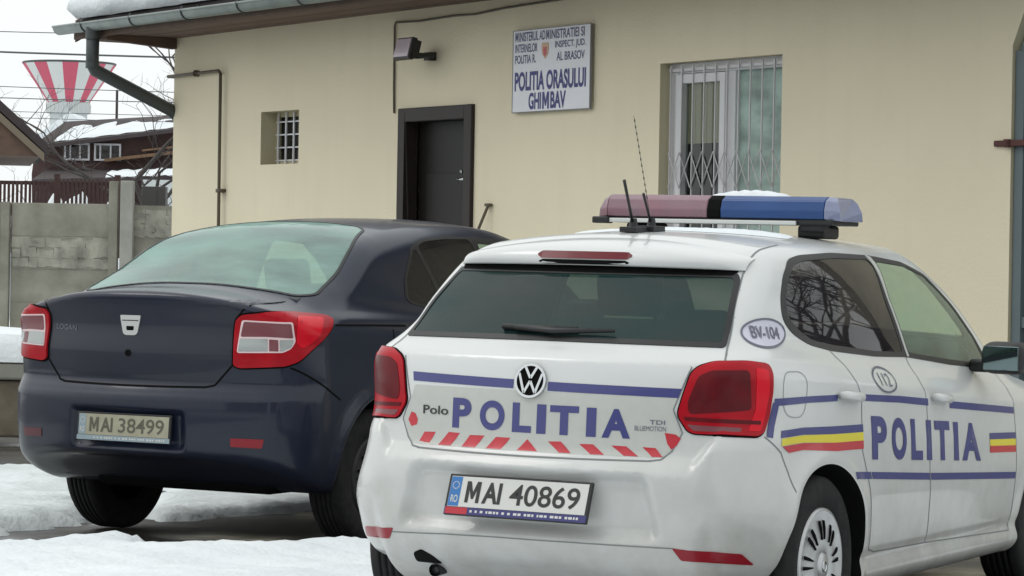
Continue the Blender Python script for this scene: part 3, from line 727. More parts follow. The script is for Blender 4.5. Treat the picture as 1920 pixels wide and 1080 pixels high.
# side livery (right and left)
def side(pl,par1,par2,flip):
    g=lambda nm,p,mt,off=.0018,par=car:S.patch(nm,p,pl,off,mt,par,h=.06,skirt=0)
    g('blue_stripe',[(-.293,.890),(-.082,.892),(.133,.891),(.131,.869),(-.083,.870),(-.292,.865)],'blue')
    g('blue_stripe',[(.342,.886),(.70,.868),(1.0,.848),(1.0,.822),(.70,.844),(.341,.863)],'blue',par=par1)
    g('blue_stripe',[(1.24,.830),(2.02,.778),(2.02,.752),(1.236,.804)],'blue',par=par2)
    g('blue_stripe',[(.238,.622),(.392,.6135),(.402,.5885),(.245,.597)],'blue')
    g('blue_stripe',[(.40,.613),(.99,.576),(1.0,.550),(.41,.588)],'blue',par=par1)
    g('blue_stripe',[(1.004,.575),(2.022,.520),(2.022,.494),(1.012,.549)],'blue',par=par2)
    g('blue_stripe',[(-.299,.878),(-.268,.874),(-.309,.760),(-.336,.764)],'blue')
    for c,z0,z1,a,b in(('blue',.789,.763,.782,.755),('yellow',.763,.737,.755,.726),('flagred',.737,.712,.726,.697)):
        g('flag_stripe',[(-.262,z0-.006),(-.13,z0),(.10,a+.003),(.335,a),(.335,b),(.10,b+.003),(-.13,z1+.002),(-.222 if c=='flagred' else -.268,z1-.004)],c)
    for c,z0,z1 in(('blue',.690,.665),('yellow',.665,.640),('flagred',.640,.614)):
        g('flag_stripe',[(1.69,z0),(2.022,z0-.012),(2.022,z1-.014),(1.688,z1)],c,par=par2)
    st=[.41,.585,.765,.945,1.04,1.235,1.335];w=[.14,.15,.12,.055,.165,.055,.215]
    st=[.41,.60,.80,.965,1.055,1.265,1.36]
    for ch,a,ww in zip('POLITIA',st,w):
        f=(a-.41)/1.2;z0=.656-.069*f;z1=.808-.080*f;b=a+ww;fb=(b-.41)/1.2
        par=par1 if a<.95 else par2
        if flip: S.text('lettering',ch,(2.0-a,z0-.03,2.0-b,z1-.03),pl,.0022,'blue',par,bold=.045)
        else: S.text('lettering',ch,(a,z0,b,z1),pl,.0022,'blue',par,bold=.045,skew=-.069*ww/1.2)
side('right',rdR,fdR,False);side('left',rdL,fdL,True)
el=lambda cx,cz,a,b,n=40,sk=0,lean=0:[(cx+a*math.cos(2*math.pi*k/n)+lean*b*math.sin(2*math.pi*k/n),cz+b*math.sin(2*math.pi*k/n)+sk*a*math.cos(2*math.pi*k/n)) for k in range(n)]
for (pl,cx,cz,a,b,t,tw,th,ln,sk,mt) in(('obr',.352,1.101,.113,.050,'BV-104',.145,.042,.40,-.045,'ovalfilm'),('right',.590,.928,.112,.046,'112',.105,.045,.25,-.07,'white')):
    E=el(cx,cz,a,b,sk=sk,lean=ln)
    o=S.patch('oval_sticker',E,pl,.0012,mt,car,h=.03,skirt=0)
    S.strip('sticker_ring',el(cx,cz,a*.96,b*.93,sk=sk,lean=ln),.0065,pl,.0032,'inkgrey',o,closed=True)
    S.text('sticker_lettering',t,(cx-tw/2,cz-th/2+.004,cx+tw/2,cz+th/2+.004),pl,.0040,'inkgrey',o,bold=.015 if t!='112' else 0,skew=sk*tw)
# door handles, mirrors
for pl,sg,ds in(('right',-1,(rdR,fdR)),('left',1,(rdL,fdL))):
    for (x,z,d) in((.22,.882,ds[0]),(1.12,.845,ds[1])):
        p=S.cast([(x-.09,z+.006),(x-.06,z+.005),(x+.06,z-.004),(x+.09,z-.006)],pl,.008);p[1:3,1]+=sg*.016;p[[0,3],1]+=sg*.006
        MB().tube(p,[.012,.017,.017,.012],10).build('door_handle','white',d,smooth=True)
    mb=MB().box((1.665,sg*.905,.985),(.13,.185,.125),rotm('Z',sg*.12));mm=mb.build('wing_mirror','black',car,bevel=.045,smooth=True,seg=4)
    MB().box((1.597,sg*.903,.985),(.006,.145,.092),rotm('Z',sg*.10)).build('mirror_glass','mirror',mm,bevel=.002)
    MB().box((1.72,sg*.80,.95),(.07,.12,.05)).build('mirror_arm','black',mm,bevel=.015,smooth=True)
for x,y in((.03,-.712),(.03,.712),(2.47,-.712),(2.47,.712)): wheel(car,x,y,.308,-1 if y<0 else 1,True)
MB().box((1.2,0,.215),(2.5,1.0,.05)).build('underbody','black',car)
for s in(1,-1): MB().box((3.15,s*.55,.68),(.22,.34,.16),rotm('Z',s*-.35)).build('headlight','tailclear',car,bevel=.05,smooth=True,seg=3)
# light bar on the roof
lb=MB().box((1.02,0,1.488),(.27,.96,.022)).build('light_bar','black',car,bevel=.006)
def lens(nm,y0,y1,mt,tap=0):
    b=MB();pr=[(-.140,1.499),(-.143,1.53),(-.128,1.568),(-.095,1.584),(.095,1.584),(.128,1.568),(.143,1.53),(.140,1.499)]
    b.prism([(1.02+a,z) for a,z in pr],y0,y1)
    if tap:
        for i,(x,y,z) in enumerate(b.v):
            if abs(y-y1)<1e-6: b.v[i]=(1.02+(x-1.02)*.80,y-(.030*((z-1.499)/.085)**2)*(1 if y1>y0 else -1),1.499+(z-1.499)*.95-.006*(z<1.51))
    return b.build(nm,mt,lb,smooth=False,bevel=.004)
lens('red_lens',.028,.445,'redlens');lens('red_end_lens',.446,.495,'redlens',1);lens('blue_lens',-.445,-.028,'bluelens');lens('blue_end_lens',-.446,-.505,'clearlens',1)
lens('lens_divider',-.0265,.0265,'gap')
for y in(.36,.23,.10,-.10,-.23,-.36):
    MB().lathe([(-.02,.012),(.0,.030),(.02,.036)],(1.0,y,1.535),20,axis='y').build('lamp_reflector','chrome',lb,smooth=True)
MB().box((.872,.05,1.484),(.012,.78,.016)).build('front_rail' if 0 else 'bar_rail','alu',lb,bevel=.003)
MB().box((.880,.465,1.484),(.05,.07,.026)).build('bar_clamp','black',lb,bevel=.006)
for y in(.34,-.37): MB().box((1.02,y,1.452),(.16,.11,.050)).build('bar_foot','black',lb,bevel=.012)
MB().box((.93,-.39,1.468),(.05,.10,.030)).build('bar_clamp','black',lb,bevel=.006)
# aerials
for (x,y,l,dx,r,ww) in((.22,.02,.165,-.085,.0052,0),(.33,.0,.115,-.075,.0045,1)):
    z=S.cast([(x,y)],'top',0)[0][2]
    a=MB();a.box((x,y,z+.010),(.10,.065,.020));a.lathe([(0,.018),(.03,.012)],(x,y,z+.02),12,axis='z')
    ao=a.build('aerial','black',car,bevel=.004)
    MB().tube([(x,y,z+.02),(x+dx*.5,y,z+.02+l*.5),(x+dx,y,z+.02+l)],[r*1.3,r,r*1.2],8).build('aerial_rod','black',ao,smooth=True)
    if ww:
        q=MB();k=26
        for i in range(k):
            if i%2==0:
                t0,t1=.25+.75*i/k,.25+.75*(i+.8)/k;q.tube([(x-.17*t0,y,z+.02+.39*t0),(x-.17*t1,y,z+.02+.39*t1)],.0024,6)
        q.tube([(x,y,z+.02),(x-.17,y,z+.41)],.0009,5);q.build('aerial_whip','black',ao)
POLO=S
# ================================================================== DARK SALOON
TL=.5059
car2=thing('dark_saloon','dark navy blue four-door saloon with a dusty boot lid and faded grey number plate','car',(-1.3531,14.2916,0),math.pi/2-TL)
S=Shell(saloon,(-.95,-.95,.14),(3.55,.95,1.56),.0135,car2);S.arches(saloon,(0,2.634),.315,.352,.55)
G2=[(.655,1.172),(.60,1.30),(.535,1.405),(.50,1.448),(.40,1.466),(0,1.474)];G2=[(.66,1.19),(.63,1.225),(.585,1.31),(.53,1.41),(.49,1.455),(.40,1.470),(0,1.478)]
G2=G2+[(-a,b) for a,b in G2[:-1][::-1]]+[(-.60,1.178),(-.35,1.184),(0,1.190),(.35,1.184),(.60,1.178)]
G2t=[(-.30,.672),(-.04,.636),(.15,.585),(.29,.530),(.44,.475),(.505,.40),(.525,.2),(.53,0)]
G2t=G2t+[(a,-b) for a,b in G2t[:-1][::-1]]+[(-.365,-.60),(-.40,-.35),(-.415,0),(-.40,.35),(-.365,.60)]
G2s=smoothpoly(G2t,.04)
D2=smoothpoly([(.37,1.13),(.41,1.22),(.575,1.375),(.73,1.418),(.95,1.431),(1.3,1.434),(1.58,1.417),(1.82,1.325),(2.08,1.15),(2.22,1.035),(1.5,1.045),(.95,1.062),(.56,1.076),(.40,1.10)],.018)
Q2=smoothpoly([(.395,1.125),(.43,1.215),(.585,1.360),(.615,1.362),(.705,1.072),(.56,1.088),(.415,1.108)],.010)
W2=smoothpoly([(.645,1.378),(.74,1.403),(.95,1.417),(1.22,1.420),(1.24,1.068),(.95,1.074),(.745,1.082)],.03)
F2=smoothpoly([(1.28,1.405),(1.57,1.387),(1.78,1.30),(2.05,1.14),(2.15,1.055),(1.5,1.058),(1.30,1.066)],.03)
WS2=smoothpoly([(.64,1.10),(.54,1.41),(0,1.435),(-.54,1.41),(-.64,1.10),(0,1.12)],.06)
TG2=[(.50,1.125),(.482,1.03),(.478,.80),(.44,.735),(.40,.716)];TG2=[(.60,1.108),(.565,1.075),(.53,1.03),(.525,.82),(.44,.725),(.40,.716)]
TG2=TG2+[(-a,b) for a,b in TG2[::-1]]
BP2=[(.40,.716),(.44,.725),(.525,.815),(.95,.80),(.95,.1)];BP2=BP2+[(-a,b) for a,b in BP2[::-1]]
RD2=[(.12,.98),(.10,.86),(.16,.72),(.30,.56),(.37,.40),(.40,.31),(1.24,.30),(1.24,1.42),(.72,1.41),(.56,1.37),(.40,1.23),(.33,1.12)]
FD2=[(1.24,.30),(2.25,.30),(2.25,1.0),(2.08,1.16),(1.80,1.33),(1.58,1.41),(1.24,1.42)]
regs=[('rear_bumper','rear',BP2,lambda V,N:(V[:,0]<-.40)&(V[:,2]<.82),'navy',1),
      ('boot_lid','rear',TG2,lambda V,N:(V[:,0]<-.42),'navylid',1),
      ('rear_door','right',RD2,RIGHT,'navy',1),('front_door','right',FD2,RIGHT,'navy',1),('rear_door','left',RD2,LEFT,'navy',1),('front_door','left',FD2,LEFT,'navy',1),
      (None,'top',inset(G2s,.005),lambda V,N:(N[:,2]>.2)&(V[:,0]<.7),None,1)]
for pl,cd in(('right',RIGHT),('left',LEFT)):
    for w in(Q2,W2,F2): regs.append((None,pl,inset(w,-.008),cd,None,1))
regs.append((None,'front',inset(WS2,.008),lambda V,N:(V[:,0]>1.3)&(N[:,0]>.15),None,1))
lab=S.split(regs);S.emit('body',lab==0,'navy',car2);S.emit_arches(lab,'gap',car2);parts={}
for i,r in enumerate(regs,1):
    if r[0]: parts.setdefault(r[0],[]).append(S.emit(r[0],lab==i,r[4],car2))
bt=parts['boot_lid'][0];bm2=parts['rear_bumper'][0]
rw=S.patch('rear_window',G2s,'top',.0015,'skymistglass',car2,h=.05)
S.patch('window_border',G2s,'top',.0036,'black',rw,holes=[smoothpoly(inset(G2t,.015),.03)],h=.03)
for pl in('right','left'):
    S.patch('window_surround',D2,pl,.0025,'black',car2,holes=[Q2,W2,F2],h=.04)
    S.patch('quarter_window',inset(Q2,-.01),pl,.001,'darkglass',car2,h=.05)
    S.patch('rear_side_window',inset(W2,-.01),pl,.001,'darkglass',car2,h=.05)
    S.patch('front_side_window',inset(F2,-.01),pl,.001,'greenglass',car2,h=.05)
ws=S.patch('windscreen',WS2,'front',.0015,'screen',car2,h=.08)
S.patch('windscreen_border',WS2,'front',.0028,'black',ws,holes=[inset(WS2,.02)],h=.08)
lining(S,lambda c:~((inpoly(c[:,[0,2]],inset(D2,-.03))&(abs(c[:,1])>.4))|(inpoly(c[:,[0,1]],inset(G2t,-.03))&(c[:,0]<.7)&(c[:,2]>1.0))|(inpoly(c[:,[1,2]],WS2)&(c[:,0]>1.3))|(c[:,0]>2.4)),car2,mat='liningpale',lo=(-.9,-.9,.2),hi=(2.5,.9,1.6))
MB().box((-.08,0,1.115),(.62,1.25,.03)).build('parcel_shelf','liningpale',car2)
seats(car2,1.15,.28,.52);steering(car2,1.72,.37,.96)
MB().box((2.02,0,.84),(.42,1.3,.28)).build('dashboard','lining',car2,bevel=.06,smooth=True,seg=3)
for ln,pl,par,mt in [(TG2[:6],'rear',bt,'gap'),(TG2[6:],'rear',bt,'gap'),([(.40,.716),(.2,.713),(0,.712),(-.2,.713),(-.40,.716)],'rear',bt,'gap'),
      (RD2[:7],'right',parts['rear_door'][0],'gap'),([(1.24,.30),(1.24,1.06)],'right',parts['front_door'][0],'gap'),
      ([(-.65,.813),(-.418,.690),(-.36,.66)],'right',bm2,'gap'),([(-.65,.813),(-.418,.690),(-.36,.66)],'left',bm2,'gap'),([(-.37,1.005),(0,1.0),(.25,.995)],'right',car2,'gap')]:
    S.strip('shut_line',ln,.009,pl,.0014,mt,par)
TLo=[(-.155,1.026),(-.129,1.051),(-.027,1.061),(.119,1.058),(.269,1.045),(.313,1.030),(.291,.986),(.199,.910),(.119,.842),(.057,.820),(-.138,.808),(-.165,.820),(-.164,.905)]
TLo=smoothpoly(TLo,.02,4)
for pl in('obr','obl'):
    rim=S.patch('tail_light',inset(TLo,-.008),pl,.003,'gap',car2,h=.025)
    S.patch('lamp_lens',TLo,pl,.012,'taillight',rim,h=.025,skirt=.012)
    bx=[(-.128,1.027),(.086,1.019),(.101,.934),(.081,.898),(.044,.880),(-.150,.876)]
    S.patch('lamp_frame',smoothpoly(bx,.012),pl,.0140,'pinkline',rim,h=.025,skirt=.003)
    S.patch('brake_lamp',smoothpoly([(-.119,1.020),(.079,1.012),(.090,.949),(-.026,.952),(-.132,.949)],.008),pl,.0158,'tailpink',rim,h=.025,skirt=.002)
    S.patch('reversing_lamp',smoothpoly([(-.135,.941),(-.019,.942),(-.020,.886),(-.144,.883)],.005),pl,.0158,'tailclear',rim,h=.025,skirt=.002)
    S.patch('fog_lamp',smoothpoly([(-.013,.940),(.025,.939),(.025,.886),(-.014,.886)],.003),pl,.0158,'tailpink',rim,h=.025,skirt=.002)
    S.patch('indicator_lamp',smoothpoly([(.031,.939),(.092,.941),(.082,.906),(.044,.887),(.031,.887)],.005),pl,.0158,'tailclear',rim,h=.025,skirt=.002)
    S.patch('side_lamp',smoothpoly([(.106,1.041),(.259,1.033),(.215,.958),(.132,.898),(.106,.922)],.02),pl,.0140,'tailbright',rim,h=.025,skirt=.002)
# badge, lettering, lock
bp=S.cast([(0,.992)],'rear',0);fr=badge_frame(bp[0],S.norm(bp)[0])
def shield(mb,fr,pts,z0,z1):
    P,ex,ey,n=fr;k=len(pts);V=[P+ex*a+ey*b+n*z for z in(z0,z1) for a,b in pts]
    mb.add(V,[tuple(range(k,2*k))]+[(i,(i+1)%k,(i+1)%k+k,i+k) for i in range(k)])
b=MB();shield(b,fr,smoothpoly([(-.058,.044),(.058,.044),(.052,.012),(.040,-.040),(.026,-.048),(-.026,-.048),(-.040,-.040),(-.052,.012)],.008),0,.006);bo=b.build('badge','alu',bt)
b=MB();shield(b,fr,smoothpoly([(-.022,-.006),(.022,-.006),(.020,-.026),(-.020,-.026)],.006),.006,.0066);b.box(fr[0]+fr[2]*.020+fr[3]*.0062,(.092,.004,.001),np.stack(fr[1:],1));b.build('badge_recess','gap',bo)
k=S.cast([(.003,.862)],'rear',.0);f2=badge_frame(k[0],S.norm(k)[0]);b=MB();ringmesh(b,f2,.008,.016,0,.004,20);discmesh(b,f2,.009,.002,20);b.build('boot_lock','gap',bt)
S.text('model_lettering','LOGAN',(.478,.960,.335,.985),'rear',.002,'inkgrey',bt,bold=.01,skew=-.006)
plate(car2,(-.862,.005,.517),(0,-1,0),(.08,0,.997),(-.997,0,.08),.532,.132,'MAI 38499',dict(face='platedirty',eu='eufaded',ink='inkfaded'),('eufaded',False))
for s in(1,-1):
    rp=[(.538,.489),(.687,.487),(.676,.446),(.538,.450)]
    S.patch('bumper_reflector',smoothpoly([(s*a,z) for a,z in rp],.005),'rear',.003,'reflector' if s<0 else 'reflectordull',bm2,h=.03)
for x,y in((.04,-.71),(.04,.71),(2.634,-.72),(2.634,.72)): wheel(car2,x,y,.325,-1 if y<0 else 1,True,dz=-.05,cm='steel')
MB().box((1.25,-.06,.275),(3.5,1.04,.13)).build('underbody','gap',car2,bevel=.055,seg=4)
MB().tube([(0,-.66,.30),(0,.66,.30)],.04,10).build('rear_axle','black',car2)
for s in(1,-1):
    MB().box((3.28,s*.58,.74),(.22,.34,.18),rotm('Z',s*-.35)).build('headlight','tailclear',car2,bevel=.05,smooth=True,seg=3)
    mm=MB().box((1.85,s*.97,1.05),(.13,.19,.14)).build('wing_mirror','navy',car2,bevel=.045,smooth=True,seg=4)
    MB().box((1.783,s*.97,1.05),(.006,.15,.10)).build('mirror_glass','mirror',mm,bevel=.002)
    for (x,z,d) in((.28,.93,parts['rear_door'][0 if s<0 else 1]),(1.36,.925,parts['front_door'][0 if s<0 else 1])):
        p=S.cast([(x-.09,z),(x-.06,z),(x+.06,z),(x+.09,z)],'right' if s<0 else 'left',.008);p[1:3,1]+=s*.025
        MB().tube(p,[.012,.017,.017,.012],10).build('door_handle','navy',d,smooth=True)
# ------------------------------------------------------------------ setting materials
M['wall']=pbr('cream_render',(.84,.765,.575),.9,spec=.2,noise=(.8,.6,(.76,.685,.51)),bump=(48,.14))
_m=M['wall'];_N=_m.node_tree.nodes;_L=_m.node_tree.links;_b=_N['Principled BSDF'];_src=_b.inputs['Base Color'].links[0].from_socket
_wc=_N.new('ShaderNodeTexCoord');_mp=_N.new('ShaderNodeMapping');_mp.inputs['Scale'].default_value=(5,5,.35);_L.new(_wc.outputs['Object'],_mp.inputs[0])
_n=_N.new('ShaderNodeTexNoise');_n.inputs['Scale'].default_value=1.0;_n.inputs['Detail'].default_value=7;_L.new(_mp.outputs[0],_n.inputs[0])
_r=_N.new('ShaderNodeMapRange');_r.inputs['From Min'].default_value=.52;_r.inputs['From Max'].default_value=.80;_r.inputs['To Max'].default_value=.10;_L.new(_n.outputs[0],_r.inputs[0])
_x=_N.new('ShaderNodeMix');_x.data_type='RGBA';_x.inputs[7].default_value=(.50,.455,.33,1);_L.new(_r.outputs[0],_x.inputs[0]);_L.new(_src,_x.inputs[6]);_L.new(_x.outputs[2],_b.inputs['Base Color'])
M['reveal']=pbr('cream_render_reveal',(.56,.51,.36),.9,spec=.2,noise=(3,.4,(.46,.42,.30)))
M['doorframe']=pbr('dark_brown_metal',(.022,.015,.013),.5,spec=.3,noise=(8,.3,(.036,.03,.03)))
M['doorleaf']=pbr('dark_grey_metal_leaf',(.011,.009,.0085),.5,spec=.3)
M['wood']=pbr('brown_boards',(.135,.085,.060),.75,noise=(6,.6,(.08,.052,.04)))
M['gutter']=pbr('grey_green_zinc',(.27,.31,.29),.45,.3,noise=(5,.5,(.12,.145,.14)))
M['pipe']=pbr('dark_zinc',(.055,.066,.066),.5,.2,noise=(7,.4,(.09,.10,.10)))
M['gaspipe']=pbr('brown_gas_pipe',(.10,.08,.05),.6)
M['cable']=pbr('cable_brown',(.10,.085,.06),.7)
M['pvc']=pbr('white_pvc',(.66,.66,.68),.35)
M['grille']=pbr('grey_painted_grille',(.60,.59,.60),.45)
M['blind']=pbr('beige_blind',(.70,.64,.44),.8)
M['room']=pbr('dim_room',(.045,.032,.032),.9)
M['winglass']=glass('window_glass',(.55,.60,.58),1.0)
M['foilglass']=glass('foil_covered_glass',(.10,.14,.13),1.0,rough=.08,dif=(.50,.64,.58,.78),wave=1.0)
M['signboard']=pbr('sign_white',(.82,.83,.88),.45,noise=(3,.35,(.72,.73,.74)))
M['signblue']=pbr('sign_blue',(.035,.040,.19),.5)
M['signtext']=pbr('sign_small_blue',(.085,.080,.19),.5)
M['crest']=pbr('crest_orange',(.62,.42,.27),.5)
M['signgrey']=pbr('sign_edge',(.20,.20,.20),.5)
M['lampglass']=pbr('floodlight_glass',(.50,.42,.46),.15,coat=.5)
M['gate']=pbr('blue_grey_metal',(.125,.165,.180),.5,noise=(3,.4,(.10,.13,.145)))
M['gatelite']=pbr('gate_panel_pale',(.26,.34,.33),.45,noise=(2.5,.7,(.17,.22,.22)))
M['rust']=pbr('rusty_iron',(.12,.045,.04),.8,noise=(20,.6,(.05,.025,.02)))
M['conc']=pbr('weathered_concrete',(.30,.29,.24),.95,spec=.2,noise=(2.3,.9,(.165,.16,.13)),bump=(14,.5))
M['concpale']=pbr('pale_concrete_post',(.36,.36,.32),.95,spec=.2,noise=(4,.6,(.24,.24,.205)))
M['relief']=pbr('concrete_relief',(.38,.37,.31),.95,spec=.2,noise=(4.5,.9,(.17,.165,.14)),bump=(20,.5))
M['fencewood']=pbr('red_brown_boards',(.062,.034,.032),.85,noise=(9,.5,(.10,.06,.055)))
M['housewood']=pbr('dark_brown_cladding',(.055,.030,.030),.85,noise=(2.5,.7,(.085,.048,.040)))
M['housebeam']=pbr('tan_beam',(.20,.12,.07),.85)
M['rooftile']=pbr('dark_roof_tiles',(.050,.040,.042),.85,noise=(3,.5,(.08,.06,.06)))
M['paleplaster']=pbr('pale_plaster',(.52,.55,.55),.9)
M['eave']=pbr('ochre_eave',(.20,.165,.12),.8)
M['stripered']=pbr('tower_red',(.52,.085,.14),.6)
M['stripewhite']=pbr('tower_white',(.62,.63,.62),.6,noise=(.4,.5,(.50,.54,.52)))
M['bark']=pbr('bare_bark',(.055,.047,.044),.9,noise=(14,.5,(.09,.08,.075)))
M['wire']=pbr('wire_black',(.10,.11,.12),.6)
M['metalbox']=pbr('dark_grey_box',(.065,.062,.058),.6)
M['lowstone']=pbr('mossy_low_wall',(.21,.185,.14),.95,noise=(5,.8,(.11,.085,.06)),bump=(10,.7))
def asphalt():
    m,N,L=nmat('wet_asphalt');b=N['Principled BSDF'];tc=N.new('ShaderNodeTexCoord')
    n=N.new('ShaderNodeTexNoise');n.inputs['Scale'].default_value=.9;n.inputs['Detail'].default_value=7;L.new(tc.outputs['Object'],n.inputs[0])
    n2=N.new('ShaderNodeTexNoise');n2.inputs['Scale'].default_value=60;n2.inputs['Detail'].default_value=4;L.new(tc.outputs['Object'],n2.inputs[0])
    r=N.new('ShaderNodeValToRGB');e=r.color_ramp.elements;e[0].position=.36;e[0].color=(.016,.015,.013,1);e[1].position=.70;e[1].color=(.075,.070,.060,1)
    L.new(n.outputs[0],r.inputs[0]);L.new(r.outputs[0],b.inputs['Base Color'])
    q=N.new('ShaderNodeMapRange');q.inputs['From Min'].default_value=.40;q.inputs['From Max'].default_value=.60;q.inputs['To Min'].default_value=.20;q.inputs['To Max'].default_value=.80
    L.new(n.outputs[0],q.inputs[0]);L.new(q.outputs[0],b.inputs['Roughness'])
    bp=N.new('ShaderNodeBump');bp.inputs['Strength'].default_value=.45;bp.inputs['Distance'].default_value=.01;L.new(n2.outputs[0],bp.inputs['Height']);L.new(bp.outputs[0],b.inputs['Normal'])
    return m
M['asphalt']=asphalt()
# ------------------------------------------------------------------ ground and snow
def structure(o): o['kind']='structure';return o
def gz(x,y): return -.055*ss(12.2,13.8,np.asarray(y,float))
g=MB();gy=[-60,0,10]+[12.2+.1*i for i in range(17)]+[20,60,700];gx=[-500,-30,0,30,500]
g.add([(x,y,float(gz(x,y))) for y in gy for x in gx],[(5*j+i,5*j+i+1,5*j+i+6,5*j+i+5) for j in range(len(gy)-1) for i in range(4)]);structure(g.build('ground','asphalt',smooth=True))
def hsh(x,y): return np.sin(x*1.7+.3*np.sin(y*2.1))*np.cos(y*1.9+.4*np.sin(x*1.3))
def bumps(x,y): return .5*hsh(x,y)+.3*hsh(x*2.7+3,y*2.7+1)+.2*hsh(x*6.1,y*6.3+2)+.14*hsh(x*14+1,y*13)+.10*hsh(x*29,y*31)
def snow_patch(name,poly,thick,h,label,mat='snow',edge=.16,mounds=(),jag=.05,z0=.004,seed=1):
    r=np.random.default_rng(seed);P=resample(poly,h*1.2);P=np.array(P)
    t=np.roll(P,-1,0)-np.roll(P,1,0);t/= (np.linalg.norm(t,axis=1)[:,None]+1e-9)
    P=P+np.stack([-t[:,1],t[:,0]],1)*(jag*(.7*np.sin(np.arange(len(P))*.9+seed)*np.sin(np.arange(len(P))*.37)+r.normal(0,.45,len(P))))[:,None]
    V,F=fill([tuple(p) for p in P],(),h)
    d,_=nearest(V,[tuple(p) for p in P])
    z=z0+thick*(1-np.exp(-d/edge))*(1+.55*bumps(V[:,0]*1.1,V[:,1]*1.1))
    for mx,my,mr,mh in mounds: z+=mh*np.exp(-((V[:,0]-mx)**2+(V[:,1]-my)**2)/mr**2)*np.clip(d/(edge),0,1)
    z[d<1e-5]=z0*.2-.01
    z=z+gz(V[:,0],V[:,1])
    me=bpy.data.meshes.new(name);me.from_pydata([(a,b,c) for (a,b),c in zip(V,z)],[],[tuple(f) if area([tuple(V[i]) for i in f])>0 else tuple(f[::-1]) for f in F])
    me.polygons.foreach_set('use_smooth',[True]*len(F))
    o=link(name,me,mat);return tag(o,label,'snow',kind='stuff')
snow_patch('snow_cover',[(-4.2,12.5),(-2.9,12.80),(-2.23,12.9),(-1.97,13.10),(-1.72,13.05),(-1.66,13.35),(-1.54,12.86),(-1.1,12.9),(-.66,13.25),(-.2,12.7),(.1,11.9),(.75,9.6),(1.3,7.5),(1.0,5.5),(-1.5,5),(-4.2,6)],.075,.042,'fresh snow in the foreground left of the white police car',jag=.075,edge=.05,mounds=((-1.72,13.1,.22,.07),(-.9,12.7,.5,.03)),seed=3)
snow_patch('snow_cover',[(-6.5,18.4),(-3.5,18.35),(-3.12,18.02),(-2.88,17.92),(-2.71,18.11),(-2.5,17.4),(-2.2,16.5),(-2.22,15.6),(-2.12,14.95),(-2.45,14.15),(-3.3,13.95),(-6.5,13.8)],.065,.06,'trampled snow beside the left wheel of the dark saloon','dirtysnow',jag=.08,edge=.06,seed=5)
snow_patch('snow_cover',[(-1.85,15.0),(-1.62,15.15),(-1.15,15.62),(-.98,15.9),(-.75,17.2),(-.35,18.6),(-.9,19.6),(-2.2,18.9),(-2.0,17.2),(-1.95,16.2)],.05,.06,'slushy snow seen under the dark saloon','dirtysnow',edge=.06,seed=8)
snow_patch('snow_cover',[(-30,23.2),(-4.5,23.2),(-4.4,25),(-5.0,27),(-5,60),(-45,60),(-45,30)],.08,.6,'smooth snow covering the yard in front of the concrete fence',edge=.6,mounds=((-5.5,24.2,1.2,.12),(-7.5,40,3,.2)),jag=.1,seed=2)
snow_patch('snow_cover',[(-6,3.6),(-1.5,3.2),(1.6,4.6),(7,5.5),(9,1),(9,-30),(-14,-30),(-14,4)],.05,.5,'snow over the yard on the near side',edge=.4,jag=.1,seed=9)
snow_patch('snow_cover',[(1.62,7.8),(1.85,9.6),(2.12,11.2),(2.6,12.6),(4.2,13.6),(6,13),(9,9),(8,4),(3.2,5.8)],.05,.3,'unseen snow added to the right of the police car to reflect light onto its side',edge=.3,jag=.06,seed=14)  # out-of-frame snow added to reflect light onto the car's right side
snow_patch('snow_cover',[(-4.2,24.0),(-3.0,22.2),(-.6,19.4),(1.2,17.0),(2.6,14.9),(3.4,15.6),(1.2,18.9),(-1.6,22.6),(-3.6,25.2)],.05,.3,'hidden strip of snow added to bounce light onto the police station wall',edge=.3,jag=.06,seed=15)  # hidden snow added as bounce light for the station wall
snow_patch('snow_cover',[(-200,66),(60,66),(60,400),(-200,400)],.2,7,'distant snow behind the fences',edge=3,jag=.4,seed=4)
# low wall with snow on it
lw=thing('low_wall','low mossy stone wall topped with snow at the left edge','wall',(-3.30,20.72,0),math.radians(176))
b=MB()
for i in range(14):
    w=.42;b.box((i*.43+.2,0,.20+.02*math.sin(i*3)),(w*.97,.24,.40))
b.build('wall','lowstone',lw,bevel=.02)
MB().box((3.0,0,.465),(6.1,.32,.12)).build('coping','concpale',lw,bevel=.02)
s=MB();n=40
for i in range(n):
    x=i/n*6.05;hh=.15+.07*math.sin(i*.7)+.04*math.sin(i*2.3+1)
    a=[(x,.17,.53),(x,.14,.53+hh*.7),(x,.0,.53+hh),(x,-.16,.53+hh*.75),(x,-.18,.53)];
    if i==0: a=[(x,q[1],.53+(q[2]-.53)*.4) for q in a]
    s.v+=a
s.f=[(5*i+j,5*i+j+1,5*i+j+6,5*i+j+5) for i in range(n-1) for j in range(4)]+[(0,1,2,3,4)]
tag(s.build('snow_cap','snow',None,smooth=True),'thick rounded snow lying on the low stone wall','snow',kind='stuff').matrix_world=Matrix.Translation((-3.30,20.72,0))@Matrix.Rotation(math.radians(176),4,'Z')
